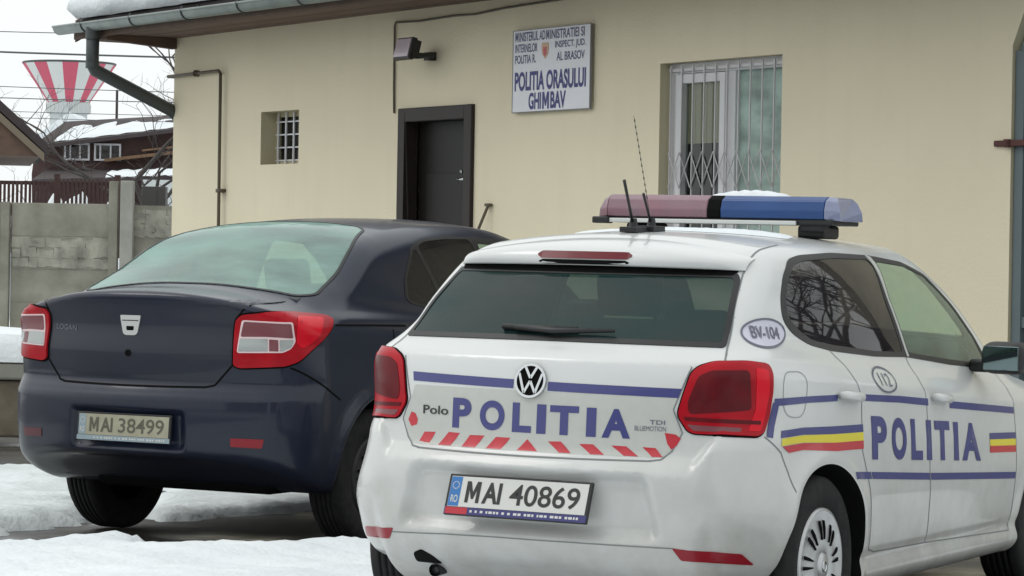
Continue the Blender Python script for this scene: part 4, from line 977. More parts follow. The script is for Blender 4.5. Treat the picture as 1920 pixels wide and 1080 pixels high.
# ------------------------------------------------------------------ the police station; local frame: x along the wall, y inwards, z up
PH=math.radians(32.2);W0=(-140/5500*21.6,21.6)
def station_frame(o): o.location=(W0[0],W0[1],0);o.rotation_euler=(0,0,PH-math.pi/2);return o
bd=station_frame(thing('police_station','single-storey cream rendered police station under a snow-laden eave','building'))
TL0,TR0=-4.51,7.62
DR=[(-.571,.28),(.497,.28),(.497,2.43),(-.571,2.43)]
WN=[(2.815,1.25),(4.125,1.25),(4.125,2.615),(2.815,2.615)]
SW_=[(-2.86,2.047),(-2.20,2.047),(-2.20,2.478),(-2.86,2.478)]
GA=[(6.225,.0),(7.4,.0),(7.4,2.56),(7.22,2.95),(6.81,3.10),(6.40,2.92),(6.225,2.56)]
OUT=[(TL0,-.3),(6.2249,-.3),(7.4001,-.3),(TR0,-.3),(TR0,3.42),(TL0,3.42)]
U,F=fill(OUT,[DR,WN,SW_,[(6.225,-.2)]+GA[2:1:-1]*0+[(7.4,-.2)]+GA[2:]],.5)
b=MB();b.add([(u,0,v) for u,v in U],[tuple(f) for f in F])
b.quad((TL0,0,-.3),(TL0,7,-.3),(TL0,7,3.42),(TL0,0,3.42));b.quad((TR0,0,-.3),(TR0,7,-.3),(TR0,7,3.42),(TR0,0,3.42));b.quad((TL0,7,-.3),(TR0,7,-.3),(TR0,7,3.42),(TL0,7,3.42))
b.add([(TL0,0,3.42),(TL0,7,3.42),(TL0,3.5,5.4)],[(0,1,2)]);b.add([(TR0,0,3.42),(TR0,7,3.42),(TR0,3.5,5.4)],[(0,1,2)])
me=b.build('wall','wall',bd)
def reveal(poly,d,par,name='reveal',mat='reveal'):
    r=MB();k=len(poly)
    for i in range(k):
        a,c=poly[i],poly[(i+1)%k];r.quad((a[0],0,a[1]),(c[0],0,c[1]),(c[0],d,c[1]),(a[0],d,a[1]))
    return r.build(name,mat,par)
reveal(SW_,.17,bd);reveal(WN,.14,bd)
# door
dr=MB();a0,a1,zt,zb=-.571,.497,2.43,.28
for q in((a0+.052,1.355,.104,2.15),(a1-.052,1.355,.104,2.15)): dr.box((q[0],.03,q[1]),(q[2],.12,q[3]))
dr.box(((a0+a1)/2,.03,zt-.052),(a1-a0-.208,.12,.104))
d0=dr.build('door','doorframe',bd,bevel=.008)
lf=MB();lf.box(((a0+a1)/2,.13,1.30),(a1-a0-.208,.05,2.05));lfo=lf.build('door_leaf','doorleaf',d0)
q=MB()
for k in range(4): q.box((a0+.26+k*.001,.104,.62+k*.47),(.0,.0,.0)) if 0 else None
for z in(.70,1.22,1.74): q.box((-.037,.101,z),(.62,.008,.40))
q.build('door_panels','doorleaf',lfo,bevel=.003)
h=MB();h.box((.29,.093,1.86),(.035,.012,.16));h.tube([(.29,.085,1.89),(.29,.05,1.89),(.19,.045,1.89)],.010,8);h.lathe([(-.012,.014),(0,.014),(.001,.001)],(.17,.098,1.95),12);h.build('door_handle','chrome',lfo,smooth=True)
MB().box((-.037,.6,.20),(1.3,1.4,.16)).build('door_step','concpale',bd)
MB().box((-.037,-.45,.12),(1.5,.9,.24)).build('entrance_step','concpale',bd,bevel=.01)
# main window
fy=.115
wf=MB()
for (x0,x1,z0,z1) in((2.815,2.905,1.25,2.615),(4.055,4.125,1.25,2.615),(2.905,4.055,2.545,2.615),(2.905,4.055,1.25,1.33),(3.455,3.535,1.33,2.545)): wf.box(((x0+x1)/2,fy,(z0+z1)/2),(x1-x0,.07,z1-z0))
w0=wf.build('window','pvc',bd,bevel=.005)
sh=MB()
for (x0,x1,z0,z1) in((2.91,2.985,1.335,2.54),(3.395,3.45,1.335,2.54),(2.985,3.395,2.48,2.54),(2.985,3.395,1.335,1.40)): sh.box(((x0+x1)/2,fy-.03,(z0+z1)/2),(x1-x0,.05,z1-z0))
sh.build('window_sash','pvc',w0,bevel=.005)
MB().quad((2.98,fy-.02,1.395),(3.40,fy-.02,1.395),(3.40,fy-.02,2.485),(2.98,fy-.02,2.485)).build('pane','winglass',w0)
MB().quad((3.53,fy+.005,1.325),(4.06,fy+.005,1.325),(4.06,fy+.005,2.55),(3.53,fy+.005,2.55)).build('pane','foilglass',w0)
bl=MB().box((3.19,fy+.002,2.29),(.42,.010,.40));
for k in range(7): bl.box((3.0+.062*k,fy-.006,2.29),(.008,.006,.40))
bl.build('blind','blind',w0)
cu=MB();V=[];n=34
for i in range(n+1):
    for z in(1.3,2.56): V.append((3.50+.62*i/n,fy+.09+.03*math.sin(i*1.3)+.012*math.sin(i*3.1),z))
cu.add(V,[(2*i,2*i+2,2*i+3,2*i+1) for i in range(n)]);cu.build('curtain','foilglass' if 0 else 'paleplaster',w0,smooth=True)
gr=MB();gy=.055
for i in range(11): x=2.86+i*.124;gr.box((x,gy,1.935),(.009,.009,1.33))
for z in(1.30,2.57): gr.box((3.47,gy+.0135,z),(1.28,.012,.02))
for i in range(5):
    for (za,zb) in((1.80,2.03),(2.03,1.80)):
        gr.tube([(2.86+i*.248,gy-.012,za),(2.984+i*.248,gy-.012,zb),(3.108+i*.248,gy-.012,za)],.0045,5)
gr.build('window_grille','grille',w0)
rm=MB().box((3.47,1.3,1.95),(2.2,2.2,2.2)).build('room','room',bd)
bm=bmesh.new();bm.from_mesh(rm.data);bmesh.ops.delete(bm,geom=[f for f in bm.faces if abs(f.calc_center_median().y-.2)<.02],context='FACES');bm.to_mesh(rm.data);bm.free()
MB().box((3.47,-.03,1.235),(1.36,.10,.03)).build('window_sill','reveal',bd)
# small barred window
sf=MB()
for (x0,x1,z0,z1) in((-2.86,-2.82,2.047,2.478),(-2.24,-2.20,2.047,2.478),(-2.82,-2.24,2.44,2.478),(-2.82,-2.24,2.047,2.085)): sf.box(((x0+x1)/2,.165,(z0+z1)/2),(x1-x0,.04,z1-z0))
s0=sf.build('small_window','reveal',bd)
MB().quad((-2.82,.170,2.08),(-2.24,.170,2.08),(-2.24,.170,2.445),(-2.82,.170,2.445)).build('pane','darkglass',s0)
sg=MB()
for i in range(5): sg.box((-2.86+.135*(i+.45),.13,2.262),(.013,.012,.43))
for i in range(4): sg.box((-2.53,.143,2.085+.105*i),(.66,.012,.011))
sg.build('window_grille','signboard',s0)
# roof, eave, gutter
ov=.68;sl=math.tan(math.radians(30));gl=-5.06;gr_=7.8
rf=MB()
for sgn in(1,):
    e0=(-ov,3.215);rid=(3.5,3.215+(3.5+ov)*sl)
    P=[(x,y,z) for x in(gl,gr_) for (y,z) in((e0[0],e0[1]),(rid[0],rid[1]),(7+ov,e0[1]),(7+ov,e0[1]+.10),(rid[0],rid[1]+.11),(e0[0],e0[1]+.10))]
    rf.add(P,[(0,1,2,3,4,5),(11,10,9,8,7,6)]+[(i,(i+1)%6,(i+1)%6+6,i+6) for i in range(6)])
r0=rf.build('roof','rooftile',bd)
so=MB()
for k in range(6): so.box(((gl+gr_)/2,-.055-.112*k,3.178+.0025*(k%2)),(gr_-gl-.02,.108,.022))
so.build('soffit_boards','wood',r0)
MB().box(((gl+gr_)/2,-ov-.012,3.215),(gr_-gl,.024,.13)).build('fascia_board','wood',r0)
rt=MB();rt.add([(t,y,z) for t in(-4.56,-4.47) for y,z in((.0,3.075),(.0,3.165),(-ov+.02,3.165),(-ov+.02,3.125))],[(0,1,2,3),(7,6,5,4),(0,4,5,1),(1,5,6,2),(2,6,7,3),(3,7,4,0)]);rt.box((-4.78,-.33,3.150),(.5,.5,.014));rt.build('rafter_end','wood',r0)
bb=MB();P=[(-ov,3.13),(3.5,3.13+(3.5+ov)*sl),(3.5,3.33+(3.5+ov)*sl),(-ov,3.32)];bb.add([(gl-.03,y,z) for y,z in P]+[(gl,y,z) for y,z in P],[(0,1,2,3),(7,6,5,4)]+[(i,(i+1)%4,(i+1)%4+4,i+4) for i in range(4)]);bb.build('barge_board','wood',r0)
gt=MB();n=14;V=[];gx0,gx1=gl-.15,gr_
for x in(gx0,gx1):
    for r in(.066,.058):
        for k in range(n+1):
            a=math.pi+math.pi*k/n;V.append((x,-ov-.095+r*math.cos(a),3.262+r*1.05*math.sin(a)+ (0 if x<0 else -.05)))
m=n+1
F=[]
for k in range(n): F+=[(k,k+1,2*m+k+1,2*m+k),(m+k,3*m+k,3*m+k+1,m+k+1),(k,m+k,m+k+1,k+1),(2*m+k,2*m+k+1,3*m+k+1,3*m+k)]
F+=[tuple(range(n+1))]
gt.add(V,F);gt.tube([(gx0,-ov-.161,3.262),(gx1,-ov-.161,3.212)],.010,8)
g0=gt.build('gutter','gutter',r0,smooth=True)
for i in range(15):
    x=gl+.45+i*.98;z=3.262-.05*(x-gx0)/(gx1-gx0);q=MB();V=[(x,-ov-.095+.071*math.cos(math.pi+math.pi*k/10),z+.074*math.sin(math.pi+math.pi*k/10)) for k in range(11)]
    q.tube([(x,-ov-.01,z+.05)]+V[::-1]+[(x,-ov-.15,z+.03)],.008,5);q.build('gutter_bracket','pipe',g0)
dp=MB();x=-4.50;dp.tube([(x,-ov-.095,3.20),(x,-ov-.095,2.90),(x-.0,-ov-.075,2.86),(x-.03,-.02,2.55),(x-.06,.10,2.47),(x-.07,.13,2.3),(x-.07,.13,0)],.056,14)
dp.lathe([(-.05,.062),(.05,.062)],(x,-ov-.095,3.17),16,axis='z');dp.lathe([(-.025,.060),(.025,.060)],(x,-ov-.093,2.90),16,axis='z');dp.build('downpipe','pipe',g0,smooth=True)
# snow on the roof
s=MB();nx=70;rows=[(-ov-.03,3.325),(-ov-.085,3.39),(-ov-.085,3.48),(-ov+.0,3.575),(-ov+.25,3.73),(-ov+.8,4.04),(1.6,3.66+(1.6+ov)*sl),(3.5,3.60+(3.5+ov)*sl)]
for i in range(nx+1):
    x=gl+.02+(gr_-gl-.1)*i/nx
    for j,(y,z) in enumerate(rows):
        k=1 if i else .0
        w=.018*math.sin(i*1.1+j)+.014*math.sin(i*2.7+2*j)
        base=3.325+(y+ov+.03)*sl
        s.v.append((x+(.05 if (i==0 and j in(0,7)) else 0),y-w*.8*(j<4),base+(max(z-base,0)+w*(j>0))*(1 if i else .93)))
R_n=len(rows)
s.f=[(i*R_n+j,i*R_n+j+1,(i+1)*R_n+j+1,(i+1)*R_n+j) for i in range(nx) for j in range(R_n-1)]+[tuple(range(R_n))]
so_=s.build('roof_snow','snow',None,smooth=True);station_frame(so_);tag(so_,'deep snow lying on the roof of the police station above the gutter','snow',kind='stuff')
# gate in the arched opening
ga=station_frame(thing('metal_gate','blue grey metal gate in the arched opening at the right edge','gate'))
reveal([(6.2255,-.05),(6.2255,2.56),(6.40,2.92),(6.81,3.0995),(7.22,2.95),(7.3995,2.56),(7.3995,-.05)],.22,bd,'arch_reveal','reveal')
p=MB();p.prism([(6.23,.03),(7.39,.03),(7.39,1.98),(6.23,1.98)],.05,.09);p.build('lower_panel','gate',ga)
p=MB();p.prism([(6.23,2.05),(7.39,2.05),(7.39,2.54),(7.21,2.94),(6.81,3.09),(6.405,2.91),(6.23,2.54)],.055,.085);p.build('upper_panel','gatelite',ga)
fr_=MB()
for z in(.12,1.02,1.945): fr_.box((6.81,.04,z),(1.1,.03,.06))
for x in(6.27,6.81,7.35): fr_.box((x,.032,1.28),(.07,.03,2.5))
fr_.build('gate_frame','gate',ga)
rb=MB();rb.box((6.75,.0,2.015),(1.3,.04,.034));rb.lathe([(-.022,.022),(.022,.022)],(6.215,-.02,2.015),12,axis='z');rb.build('rusty_rail','rust',ga,bevel=.006)
# sign
sg=station_frame(thing('wall_sign','white metal sign reading POLITIA ORASULUI GHIMBAV in blue letters on the wall','sign'))
MB().box((1.547,-.027,2.634),(.985,.016,.575)).build('sign_panel','signboard',sg,bevel=.003)
e=MB()
for (x,z,w,hh) in((1.0555,2.634,.007,.581),(2.0385,2.634,.007,.581),(1.547,2.3465,.976,.006),(1.547,2.9215,.976,.006)): e.box((x,-.0275,z),(w,.019,hh))
e.build('sign_frame','signgrey',sg)
def sgn(t,x,z,w,hh,mat,b=.03): flat_text('sign_lettering',t,(x,-.0365,z),(1,0,0),(0,0,1),mat,sg,w,hh,b)
sgn('POLITIA ORASULUI',1.085,2.495,.905,.135,'signblue',.034);sgn('GHI',1.27,2.362,.160,.118,'signblue',.034);sgn('M',1.447,2.362,.085,.118,'signblue');sgn('BAV',1.55,2.362,.195,.118,'signblue',.034)
sgn('M',1.085,2.842,.040,.066,'signtext');sgn('INISTERUL AD',1.137,2.842,.335,.066,'signtext',.016);sgn('M',1.484,2.842,.040,.066,'signtext');sgn('INISTRATIEI SI',1.536,2.842,.43,.066,'signtext',.016);sgn('INTERNELOR',1.085,2.765,.29,.060,'signtext',.016);sgn('INSPECT. JUD.',1.60,2.765,.38,.060,'signtext',.016)
sgn('POLITIA R.',1.085,2.688,.27,.060,'signtext',.016);sgn('AL BRASOV',1.62,2.688,.35,.060,'signtext',.016)
cr=MB();cr.prism([(1.475+.045*a,2.765+.055*b) for a,b in((-.9,1),(.9,1),(1,.2),(.7,-.5),(0,-1),(-.7,-.5),(-1,.2))],-.0385,-.036);co=cr.build('crest','crest',sg)
cr=MB();cr.prism([(1.475+.026*a,2.757+.034*b) for a,b in((-.9,1),(.9,1),(.8,-.4),(0,-1),(-.8,-.4))],-.0395,-.0388);cr.build('crest_shield','flagred',co)
# floodlight
fl=station_frame(thing('floodlight','black LED floodlight with a pale glass on a wall bracket above the dark door','lamp'))
Rf=rotm('X',math.radians(-14))
MB().box((-.10,-.245,2.845),(.235,.045,.165),Rf).build('lamp_housing','black',fl,bevel=.008)
k=MB()
for i in range(9): k.box((-.20+.025*i,-.205,2.842),(.006,.05,.13),Rf)
k.build('cooling_fins','black',fl)
MB().box((-.10,-.270,2.852),(.205,.006,.135),Rf).build('lamp_glass','lampglass',fl)
k=MB();k.box((-.225,-.16,2.80),(.006,.19,.028));k.box((.025,-.16,2.80),(.006,.19,.028));k.box((-.10,-.068,2.80),(.25,.006,.028));k.box((-.10,-.033,2.80),(.07,.066,.06));k.build('lamp_bracket','black',fl)
# pipes and cables on the wall
cb=station_frame(tag(MB().tube([(-.655,-.012,2.40),(-.665,-.012,2.60),(-.668,-.012,3.06),(-.65,-.014,3.085),(-.3,-.014,3.075),(.2,-.014,3.085),(.5,-.014,3.078),(.9,-.014,3.098),(1.6,-.014,3.112),(2.6,-.014,3.13)],.009,6).build('wall_cable','cable',None,smooth=True),'thin brown cable pinned up the wall from the door corner to the eave','cable'))
gp=MB();gp.tube([(-4.56,.05,2.838),(-4.54,-.045,2.838),(-4.0,-.045,2.842),(-3.56,-.045,2.846),(-3.525,-.045,2.82),(-3.515,-.045,1.6),(-3.515,-.045,.2)],.014,10)
for z in(1.84,.9): gp.box((-3.515,-.03,z),(.09,.05,.03))
gp.lathe([(-.02,.028),(.02,.028)],(-3.98,-.045,2.842),12,axis='y')
station_frame(tag(gp.build('gas_pipe','gaspipe',None,smooth=True),'brown gas pipe bent down the wall left of the small barred window','pipe'))
st=MB();st.tube([(.735,-.02,1.70),(.70,-.09,1.50),(.60,-.30,.10)],.011,8);st.box((.735,-.02,1.70),(.06,.03,.02))
station_frame(tag(st.build('leaning_stick','cable',None),'thin wooden stick leaning on the wall right of the door','stick'))
# ------------------------------------------------------------------ beyond the station
ZF=46.0
fc=thing('concrete_fence','weathered grey precast concrete panel fence behind the cars','fence',(-8.0,ZF,-.06))
k=0
for (px,h,w,mt) in((-9.96,2.04,.14,'conc'),(-7.98,2.04,.14,'conc')): pass
for i,x0 in enumerate((-11.64,-9.66,-7.68,-5.7,-3.7,-1.72,.14)):
    for j in range(4):
        b=MB();ww=1.84 if i<6 else 1.62;b.box((x0+ww/2+.01,0,.27+.52*j),(ww,.07,.522));mt='conc'
        po=b.build('fence_panel',mt,fc,bevel=.01)
        if j==2:
            r=MB();rr=random.Random(i*7+3)
            for a in range(12):
                for q in range(3): r.box((x0+.10+a*.127+rr.uniform(-.015,.015),-.034-.006*(q%2),.12+.52*j+.15*q+rr.uniform(-.02,.02)),(rr.uniform(.12,.16),.020+.012*rr.random(),rr.uniform(.13,.18)),rotm('Y',rr.uniform(-.15,.15)))
            r.build('panel_relief','relief',po,bevel=.008)
for x in(-11.7,-9.72,-7.74,-5.76,-3.76,-1.80,.06): MB().box((x,-.03,1.03),(.13,.16,2.14)).build('fence_post','conc',fc,bevel=.01)
b=MB()
pn=MB().box((2.6,.02,1.05),(1.2,.07,2.06)).build('fence_panel','conc',fc)
r=MB();rr=random.Random(5)
for a in range(6):
    for q in range(6): r.box((2.15+.17*a+rr.uniform(-.02,.02),-.016,1.62+.07*q),(.18,.008+.008*rr.random(),.076),rotm('Y',rr.uniform(-.3,.3)))
r.build('panel_relief','relief',pn,bevel=.002)
MB().box((1.97,-.10,1.21),(.20,.20,2.50)).build('tall_post','concpale',fc,bevel=.015);MB().box((1.75,-.03,1.21),(.14,.16,2.48)).build('fence_post','conc',fc,bevel=.01)
snow_patch('snow_bank',[(-11.5,56),(-6.3,56),(-6.0,60),(-6.3,66),(-11.8,66)],2.0,.25,'bank of snow behind the red brown picket fence',edge=1.0,jag=.05,seed=12)
ft=thing('picket_fence','red brown wooden picket fence showing above the concrete fence','fence',(-8.2,47.2,1.2))
R4=random.Random(4)
for i in range(27):
    x=-.05+i*.068
    if i in(12,13): continue
    MB().box((x,0,.62+.0+R4.uniform(-.012,.012)),(.040,.022,1.25 if i>13 else 1.15)).build('picket','fencewood',ft)
for z in(.80,1.17): MB().box((.83,.02,z),(1.9,.03,.06)).build('rail','fencewood',ft)
for x in(.86,1.83): MB().box((x,.03,.65),(.09,.08,1.34)).build('fence_post','fencewood',ft)
bx=thing('metal_cabinet','dark grey cabinet standing behind the concrete fence beside the house wall','cabinet',(-5.80,47.5,.2))
MB().box((0,0,1.08),(.38,.3,2.14)).build('cabinet_body','metalbox',bx,bevel=.01);MB().box((-.06,-.155,1.1),(.22,.012,1.98)).build('cabinet_door','metalbox',bx,bevel=.004)
# neighbour with the ochre eave
nh=thing('neighbour_house','white house with a dark roof and ochre eave at the far left','house',(-10.2,53,0),math.radians(11))
MB().box((-1.0,2.5,1.47),(3.6,5,2.94)).build('wall','paleplaster',nh)
def chevron(t,L,y0,y1):
    n=len(L);t.add([(x,y,z) for y in(y0,y1) for x,z in L],[(0,1,4,5),(1,2,3,4),(n+5,n+4,n+1,n),(n+4,n+3,n+2,n+1)]+[(i,(i+1)%n,(i+1)%n+n,i+n) for i in range(n)]);return t
ro=chevron(MB(),[(-3.72,2.99),(-1.0,5.41),(1.72,2.99),(1.72,3.18),(-1.0,5.60),(-3.72,3.18)],-1.1,5.4).build('roof','rooftile',nh)
chevron(MB(),[(-3.66,2.86),(-1.0,5.22),(1.66,2.86),(1.66,3.01),(-1.0,5.37),(-3.66,3.01)],-1.13,-1.08).build('barge_board','eave',ro)
MB().prism([(-3.6,2.95),(1.6,2.95),(-1.0,5.28)],-1.05,5.3).build('gable','wood',ro)
# brown house
hs=thing('brown_house','dark brown timber house with white windows and snow on its sagging roof','house',(-13.0,95,0))
b=MB();b.add([(x,y,z) for y in(0,8) for (x,z) in((-2.5,0),(4.2,0),(4.2,5.50),(-2.5,4.55),(-2.6,3.7))],[(0,1,2,3,4),(9,8,7,6,5)]+[(i,(i+1)%5,(i+1)%5+5,i+5) for i in range(5)]);b.build('wall','housewood',hs)
b=MB();L=[(-2.1,4.58),(4.4,5.26)];Rg=[(-.75,5.62),(4.4,5.86)]
b.add([(-2.5,-.6,4.46),(4.4,-.6,5.42),(4.4,3,5.90),(-2.0,3,5.42),(-2.5,-.6,4.58),(4.4,-.6,5.54),(4.4,3,6.02),(-2.0,3,5.54)],[(0,1,2,3),(7,6,5,4),(0,4,5,1),(1,5,6,2),(2,6,7,3),(3,7,4,0)]);rf=b.build('roof','rooftile',hs)
s=MB();n=24;
for i in range(n+1):
    t_=i/n;x=-1.9+6.3*t_
    for f,zz in((.06,.12),(.09,.18),(.50+.09*math.sin(i*1.7)+.06*math.sin(i*4),.17),(.55+.09*math.sin(i*1.7)+.06*math.sin(i*4),.12)):
        zl=4.55+.90*t_;zr=5.70+.17*t_;s.v.append((x+(.9*(1-t_))*f,-.62+3.6*f,zl+(zr-zl)*f+zz+.015*math.sin(i*2.2)))
s.f=[(4*i+j,4*i+j+1,4*i+j+5,4*i+j+4) for i in range(n) for j in range(3)];tag(s.build('roof_snow','snow',None,smooth=True,loc=(-13.0,95,0)),'strip of snow on the roof of the brown timber house','snow',kind='stuff')
for (x0,x1) in((-1.55,-.72),(-.58,.29)):
    w=MB()
    for q in((x0+.03,4.44,.06,.52),(x1-.03,4.44,.06,.52),((x0+x1)/2+.1,4.44,.05,.52),((x0+x1)/2,4.69,x1-x0,.06),((x0+x1)/2,4.19,x1-x0,.06),(x0+.20,4.44,.05,.52)): w.box((q[0],-.05,q[1]),(q[2],.08 if q[2]<.1 else .10,q[3]))
    wo=w.build('window','pvc',hs);MB().quad((x0,-.02,4.2),(x1,-.02,4.2),(x1,-.02,4.68),(x0,-.02,4.68)).build('pane','darkglass',wo)
b=MB();b.box((1.6,-.3,4.40),(3.6,.3,.10),rotm('Y',-.13));b.box((2.2,-.3,4.66),(2.4,.2,.06),rotm('Y',-.13));b.build('beam','housebeam',hs)
b=MB();b.add([(-2.1,-3,3.45),(4.3,-3,3.75),(4.3,0,4.02),(-2.1,0,3.85),(-2.1,-3,3.3),(4.3,-3,3.6)],[(0,1,2,3),(0,4,5,1)]);po=b.build('porch_roof','rooftile',hs)
s=MB()
for i in range(n+1):
    t_=i/n;x=.2+4.1*t_
    for f in(0,.15,.6,.85): s.v.append((x,-3.02+2.6*f,3.5+.24*t_+.30*f+(.14 if f in(.15,.6) else .03)+.03*math.sin(i*1.9+f*5)))
s.f=[(4*i+j,4*i+j+1,4*i+j+5,4*i+j+4) for i in range(n) for j in range(3)];tag(s.build('porch_snow','snow',None,smooth=True,loc=(-13.0,95,0)),'snow lying on the low porch roof of the brown house','snow',kind='stuff')
MB().box((2.5,-3.2,1.8),(2.2,.2,3.4)).build('porch_wall','paleplaster',hs)
fh=thing('far_house','distant pale house with a snowy roof under the striped water tower','house',(-22.7,150,0))
MB().box((0,2,3.3),(3.6,4,6.6)).build('wall','housewood',fh)
b=MB();b.add([(x,y,z) for y in(-.4,4.4) for x,z in((-2.1,6.5),(0,8.0),(2.1,6.5),(2.1,6.62),(0,8.14),(-2.1,6.62))],[(0,1,4,5),(1,2,3,4),(11,10,7,6),(10,9,8,7)]+[(i,(i+1)%6,(i+1)%6+6,i+6) for i in range(6)]);b.build('roof','rooftile',fh)
s=MB();s.add([(x,y,z) for y in(-.42,4.3) for x,z in((-1.9,6.78),(-1.7,7.02),(0,8.24),(1.7,7.02),(1.9,6.78))],[(i,i+1,i+6,i+5) for i in range(4)]+[(0,1,2,3,4)]);tag(s.build('roof_snow','snow',None,loc=(-22.7,150,0)),'snow on the distant roof under the striped water tower','snow',kind='stuff')
# striped water tower
wt=thing('water_tower','red and white striped funnel-shaped water tower rising behind the roofs','tower',(-45.6,300,0))
n=18
for col,k0 in(('stripewhite',0),('stripered',1)):
    b=MB()
    for k in range(k0,n,2):
        a0=2*math.pi*(k-.5)/n-math.pi*(.5+1/n);a1=a0+2*math.pi/n
        for q in range(3):
            c0=a0+(a1-a0)*q/3;c1=a0+(a1-a0)*(q+1)/3
            b.add([(r*math.cos(c),r*math.sin(c),z) for (r,z) in((2.1,16.1),(4.72,20.0)) for c in(c0,c1)],[(0,1,3,2)])
    b.build('tank' if k0==0 else 'red_stripe',col,wt,smooth=False)
b=MB();b.lathe([(20.0,4.75),(20.15,4.80),(20.22,4.72),(20.5,.2)],n=48,axis='z');b.build('tank_lid','pipe',wt,smooth=True)
b=MB();b.lathe([(0,1.9),(15.0,1.9),(15.0,2.2),(16.1,2.2),(16.1,2.1)],n=40,axis='z');b.build('tower_shaft','paleplaster',wt)
b=MB()
for k in range(26):
    a=2*math.pi*k/26;b.box((2.22*math.cos(a),2.22*math.sin(a),15.5),(.1,.1,.8))
b.build('balustrade','stripewhite',wt)
# wires
def wire(z0,z1,Y,x0,x1,r,lab):
    pts=[(x0+(x1-x0)*i/14,Y,z0+(z1-z0)*i/14-.25*math.sin(math.pi*i/14)*abs(x1-x0)/30) for i in range(15)]
    tag(MB().tube(pts,r,5,cap=False).build('power_line','wire',None,smooth=True),lab,'power line','power lines strung across the white sky')
wire(6.06,6.10,70,-16,4,.024,'thickest dark wire crossing the sky above the striped water tower')
wire(6.55,6.52,70,-16,-6,.011,'faint highest wire just under the gutter end')
wire(5.28,5.22,70,-17,4,.010,'thin wire crossing the upper half of the striped water tower')
wire(4.98,5.05,70,-17,4,.012,'thin wire crossing the lower half of the striped water tower')
wire(4.66,4.74,70,-17,4,.008,'lowest thin wire just above the ridge of the brown house')
wire(4.52,4.58,70,-17,4,.008,'faint wire level with the base of the striped water tower')
up=thing('utility_pole','thin utility pole standing behind the ridge of the brown house','pole',(-14.1,104,0))
MB().tube([(0,0,0),(0,0,6.95)],[.06,.045],8).build('pole','bark',up)
# bare trees
def tree(name,label,loc,h,seed,lean=(0,0),spread=1.0,r0=.09,depth=5,group='bare trees among the houses',n0=3,up=.55):
    R=random.Random(seed);tr=MB();br=MB()
    def grow(p,d,l,r,k,mb):
        pts=[p];q=np.array(p);dd=np.array(d)
        for i in range(4):
            dd=dd+np.array([R.gauss(0,.13),R.gauss(0,.13),R.gauss(0,.06)]);dd/=np.linalg.norm(dd);q=q+dd*l/4;pts.append(q.copy())
        mb.tube(pts,[r*(1-.10*i) for i in range(5)],6 if k<2 else 4,cap=False)
        if k>=depth: return
        for i in range(n0 if k<2 else R.choice((2,3))):
            s=pts[R.choice((2,3,4))] if i else pts[4]
            a=R.uniform(0,6.28);nd=dd*up+np.array([math.cos(a)*spread,math.sin(a)*spread,R.uniform(-.05,.5)])*.62;nd/=np.linalg.norm(nd)
            grow(s,nd,l*R.uniform(.58,.80),r*.58,k+1,br)
    root=thing(name,label,'tree',loc,group=group)
    d=np.array([lean[0],lean[1],1.]);d/=np.linalg.norm(d)
    grow(np.zeros(3),d,h*.36,r0,0,tr)
    tr.build('trunk','bark',root,smooth=True);br.build('crown','bark',root,smooth=True)
tree('bare_tree','bare dark tree whose twigs show under the eave beside the downpipe',(-7.25,62,0),8.0,11,lean=(-.06,0),r0=.09,depth=6)
tree('bare_tree','second bare tree whose fine twigs cross the sky below the eave',(-7.6,66,0),7.4,19,lean=(.06,0),r0=.07,depth=6)
tree('bare_tree','thin bare sapling rising left of the brown house',(-12.0,72,0),5.6,5,lean=(-.22,0),r0=.035,depth=4)
tree('bare_tree','small bare tree in front of the ridge of the brown house',(-10.7,82,0),5.9,23,r0=.035,depth=4)
tree('bare_bush','tangle of bare twigs in front of the brown house at the station corner',(-7.3,58,0),4.0,31,lean=(.15,0),r0=.05,depth=5,spread=1.3)
tree('bare_bush','leafless shrub left of the brown house above the picket fence',(-9.75,57,0),2.9,37,lean=(-.1,0),r0=.04,depth=4,spread=1.3)
# seen mirrored in the police car's windows: trees and a dark roof off to the right
tree('bare_tree','large bare tree standing in the yard off to the right',(9.2,17.5,0),8.5,41,r0=.22,depth=6,spread=1.1)
tree('bare_tree','leaning bare tree in the yard off to the right',(12.5,21.5,0),9.5,43,lean=(-.3,-.1),r0=.22,depth=6,spread=1.1)
oh=thing('roadside_house','dark-roofed house in the yard off to the right','house',(19,24,0),math.radians(-52))
MB().box((0,3,1.5),(9,6,3)).build('wall','paleplaster',oh)
b=MB();P=[(-.5,2.9),(3,5.6),(6.5,2.9)];b.add([(x,y,z) for x in(-4.8,4.8) for y,z in P],[(0,1,2),(5,4,3),(0,3,4,1),(1,4,5,2),(0,2,5,3)]);b.build('roof','rooftile',oh)
for (x,y,rz,lb,hh,mt) in((-10,-13,.15,'unseen house added behind the viewer to block low sky light',5.2,'housewood'),(4,-15,-.1,'unseen dark boarded house added behind the viewer to the right to block low sky light',5.6,'housewood')):  # unseen houses added behind the camera to block low sky light
    o=thing('sky_blocking_house',lb,'house',(x,y,0),rz)
    MB().box((0,0,hh/2),(11,6,hh)).build('wall',mt,o);b=MB();P=[(-3.6,hh-.1),(0,hh+2.6),(3.6,hh-.1)];b.add([(q,y_,z_) for q in(-6,6) for y_,z_ in P],[(0,1,2),(5,4,3),(0,3,4,1),(1,4,5,2),(0,2,5,3)]);b.build('roof','rooftile',o)
    for k in range(4):
        w_=MB().box((-4+2.6*k,3.02,2.0),(1.1,.08,1.3)).build('window','pvc',o);MB().box((-4+2.6*k,3.07,2.0),(.95,.02,1.15)).build('pane','gap',w_)
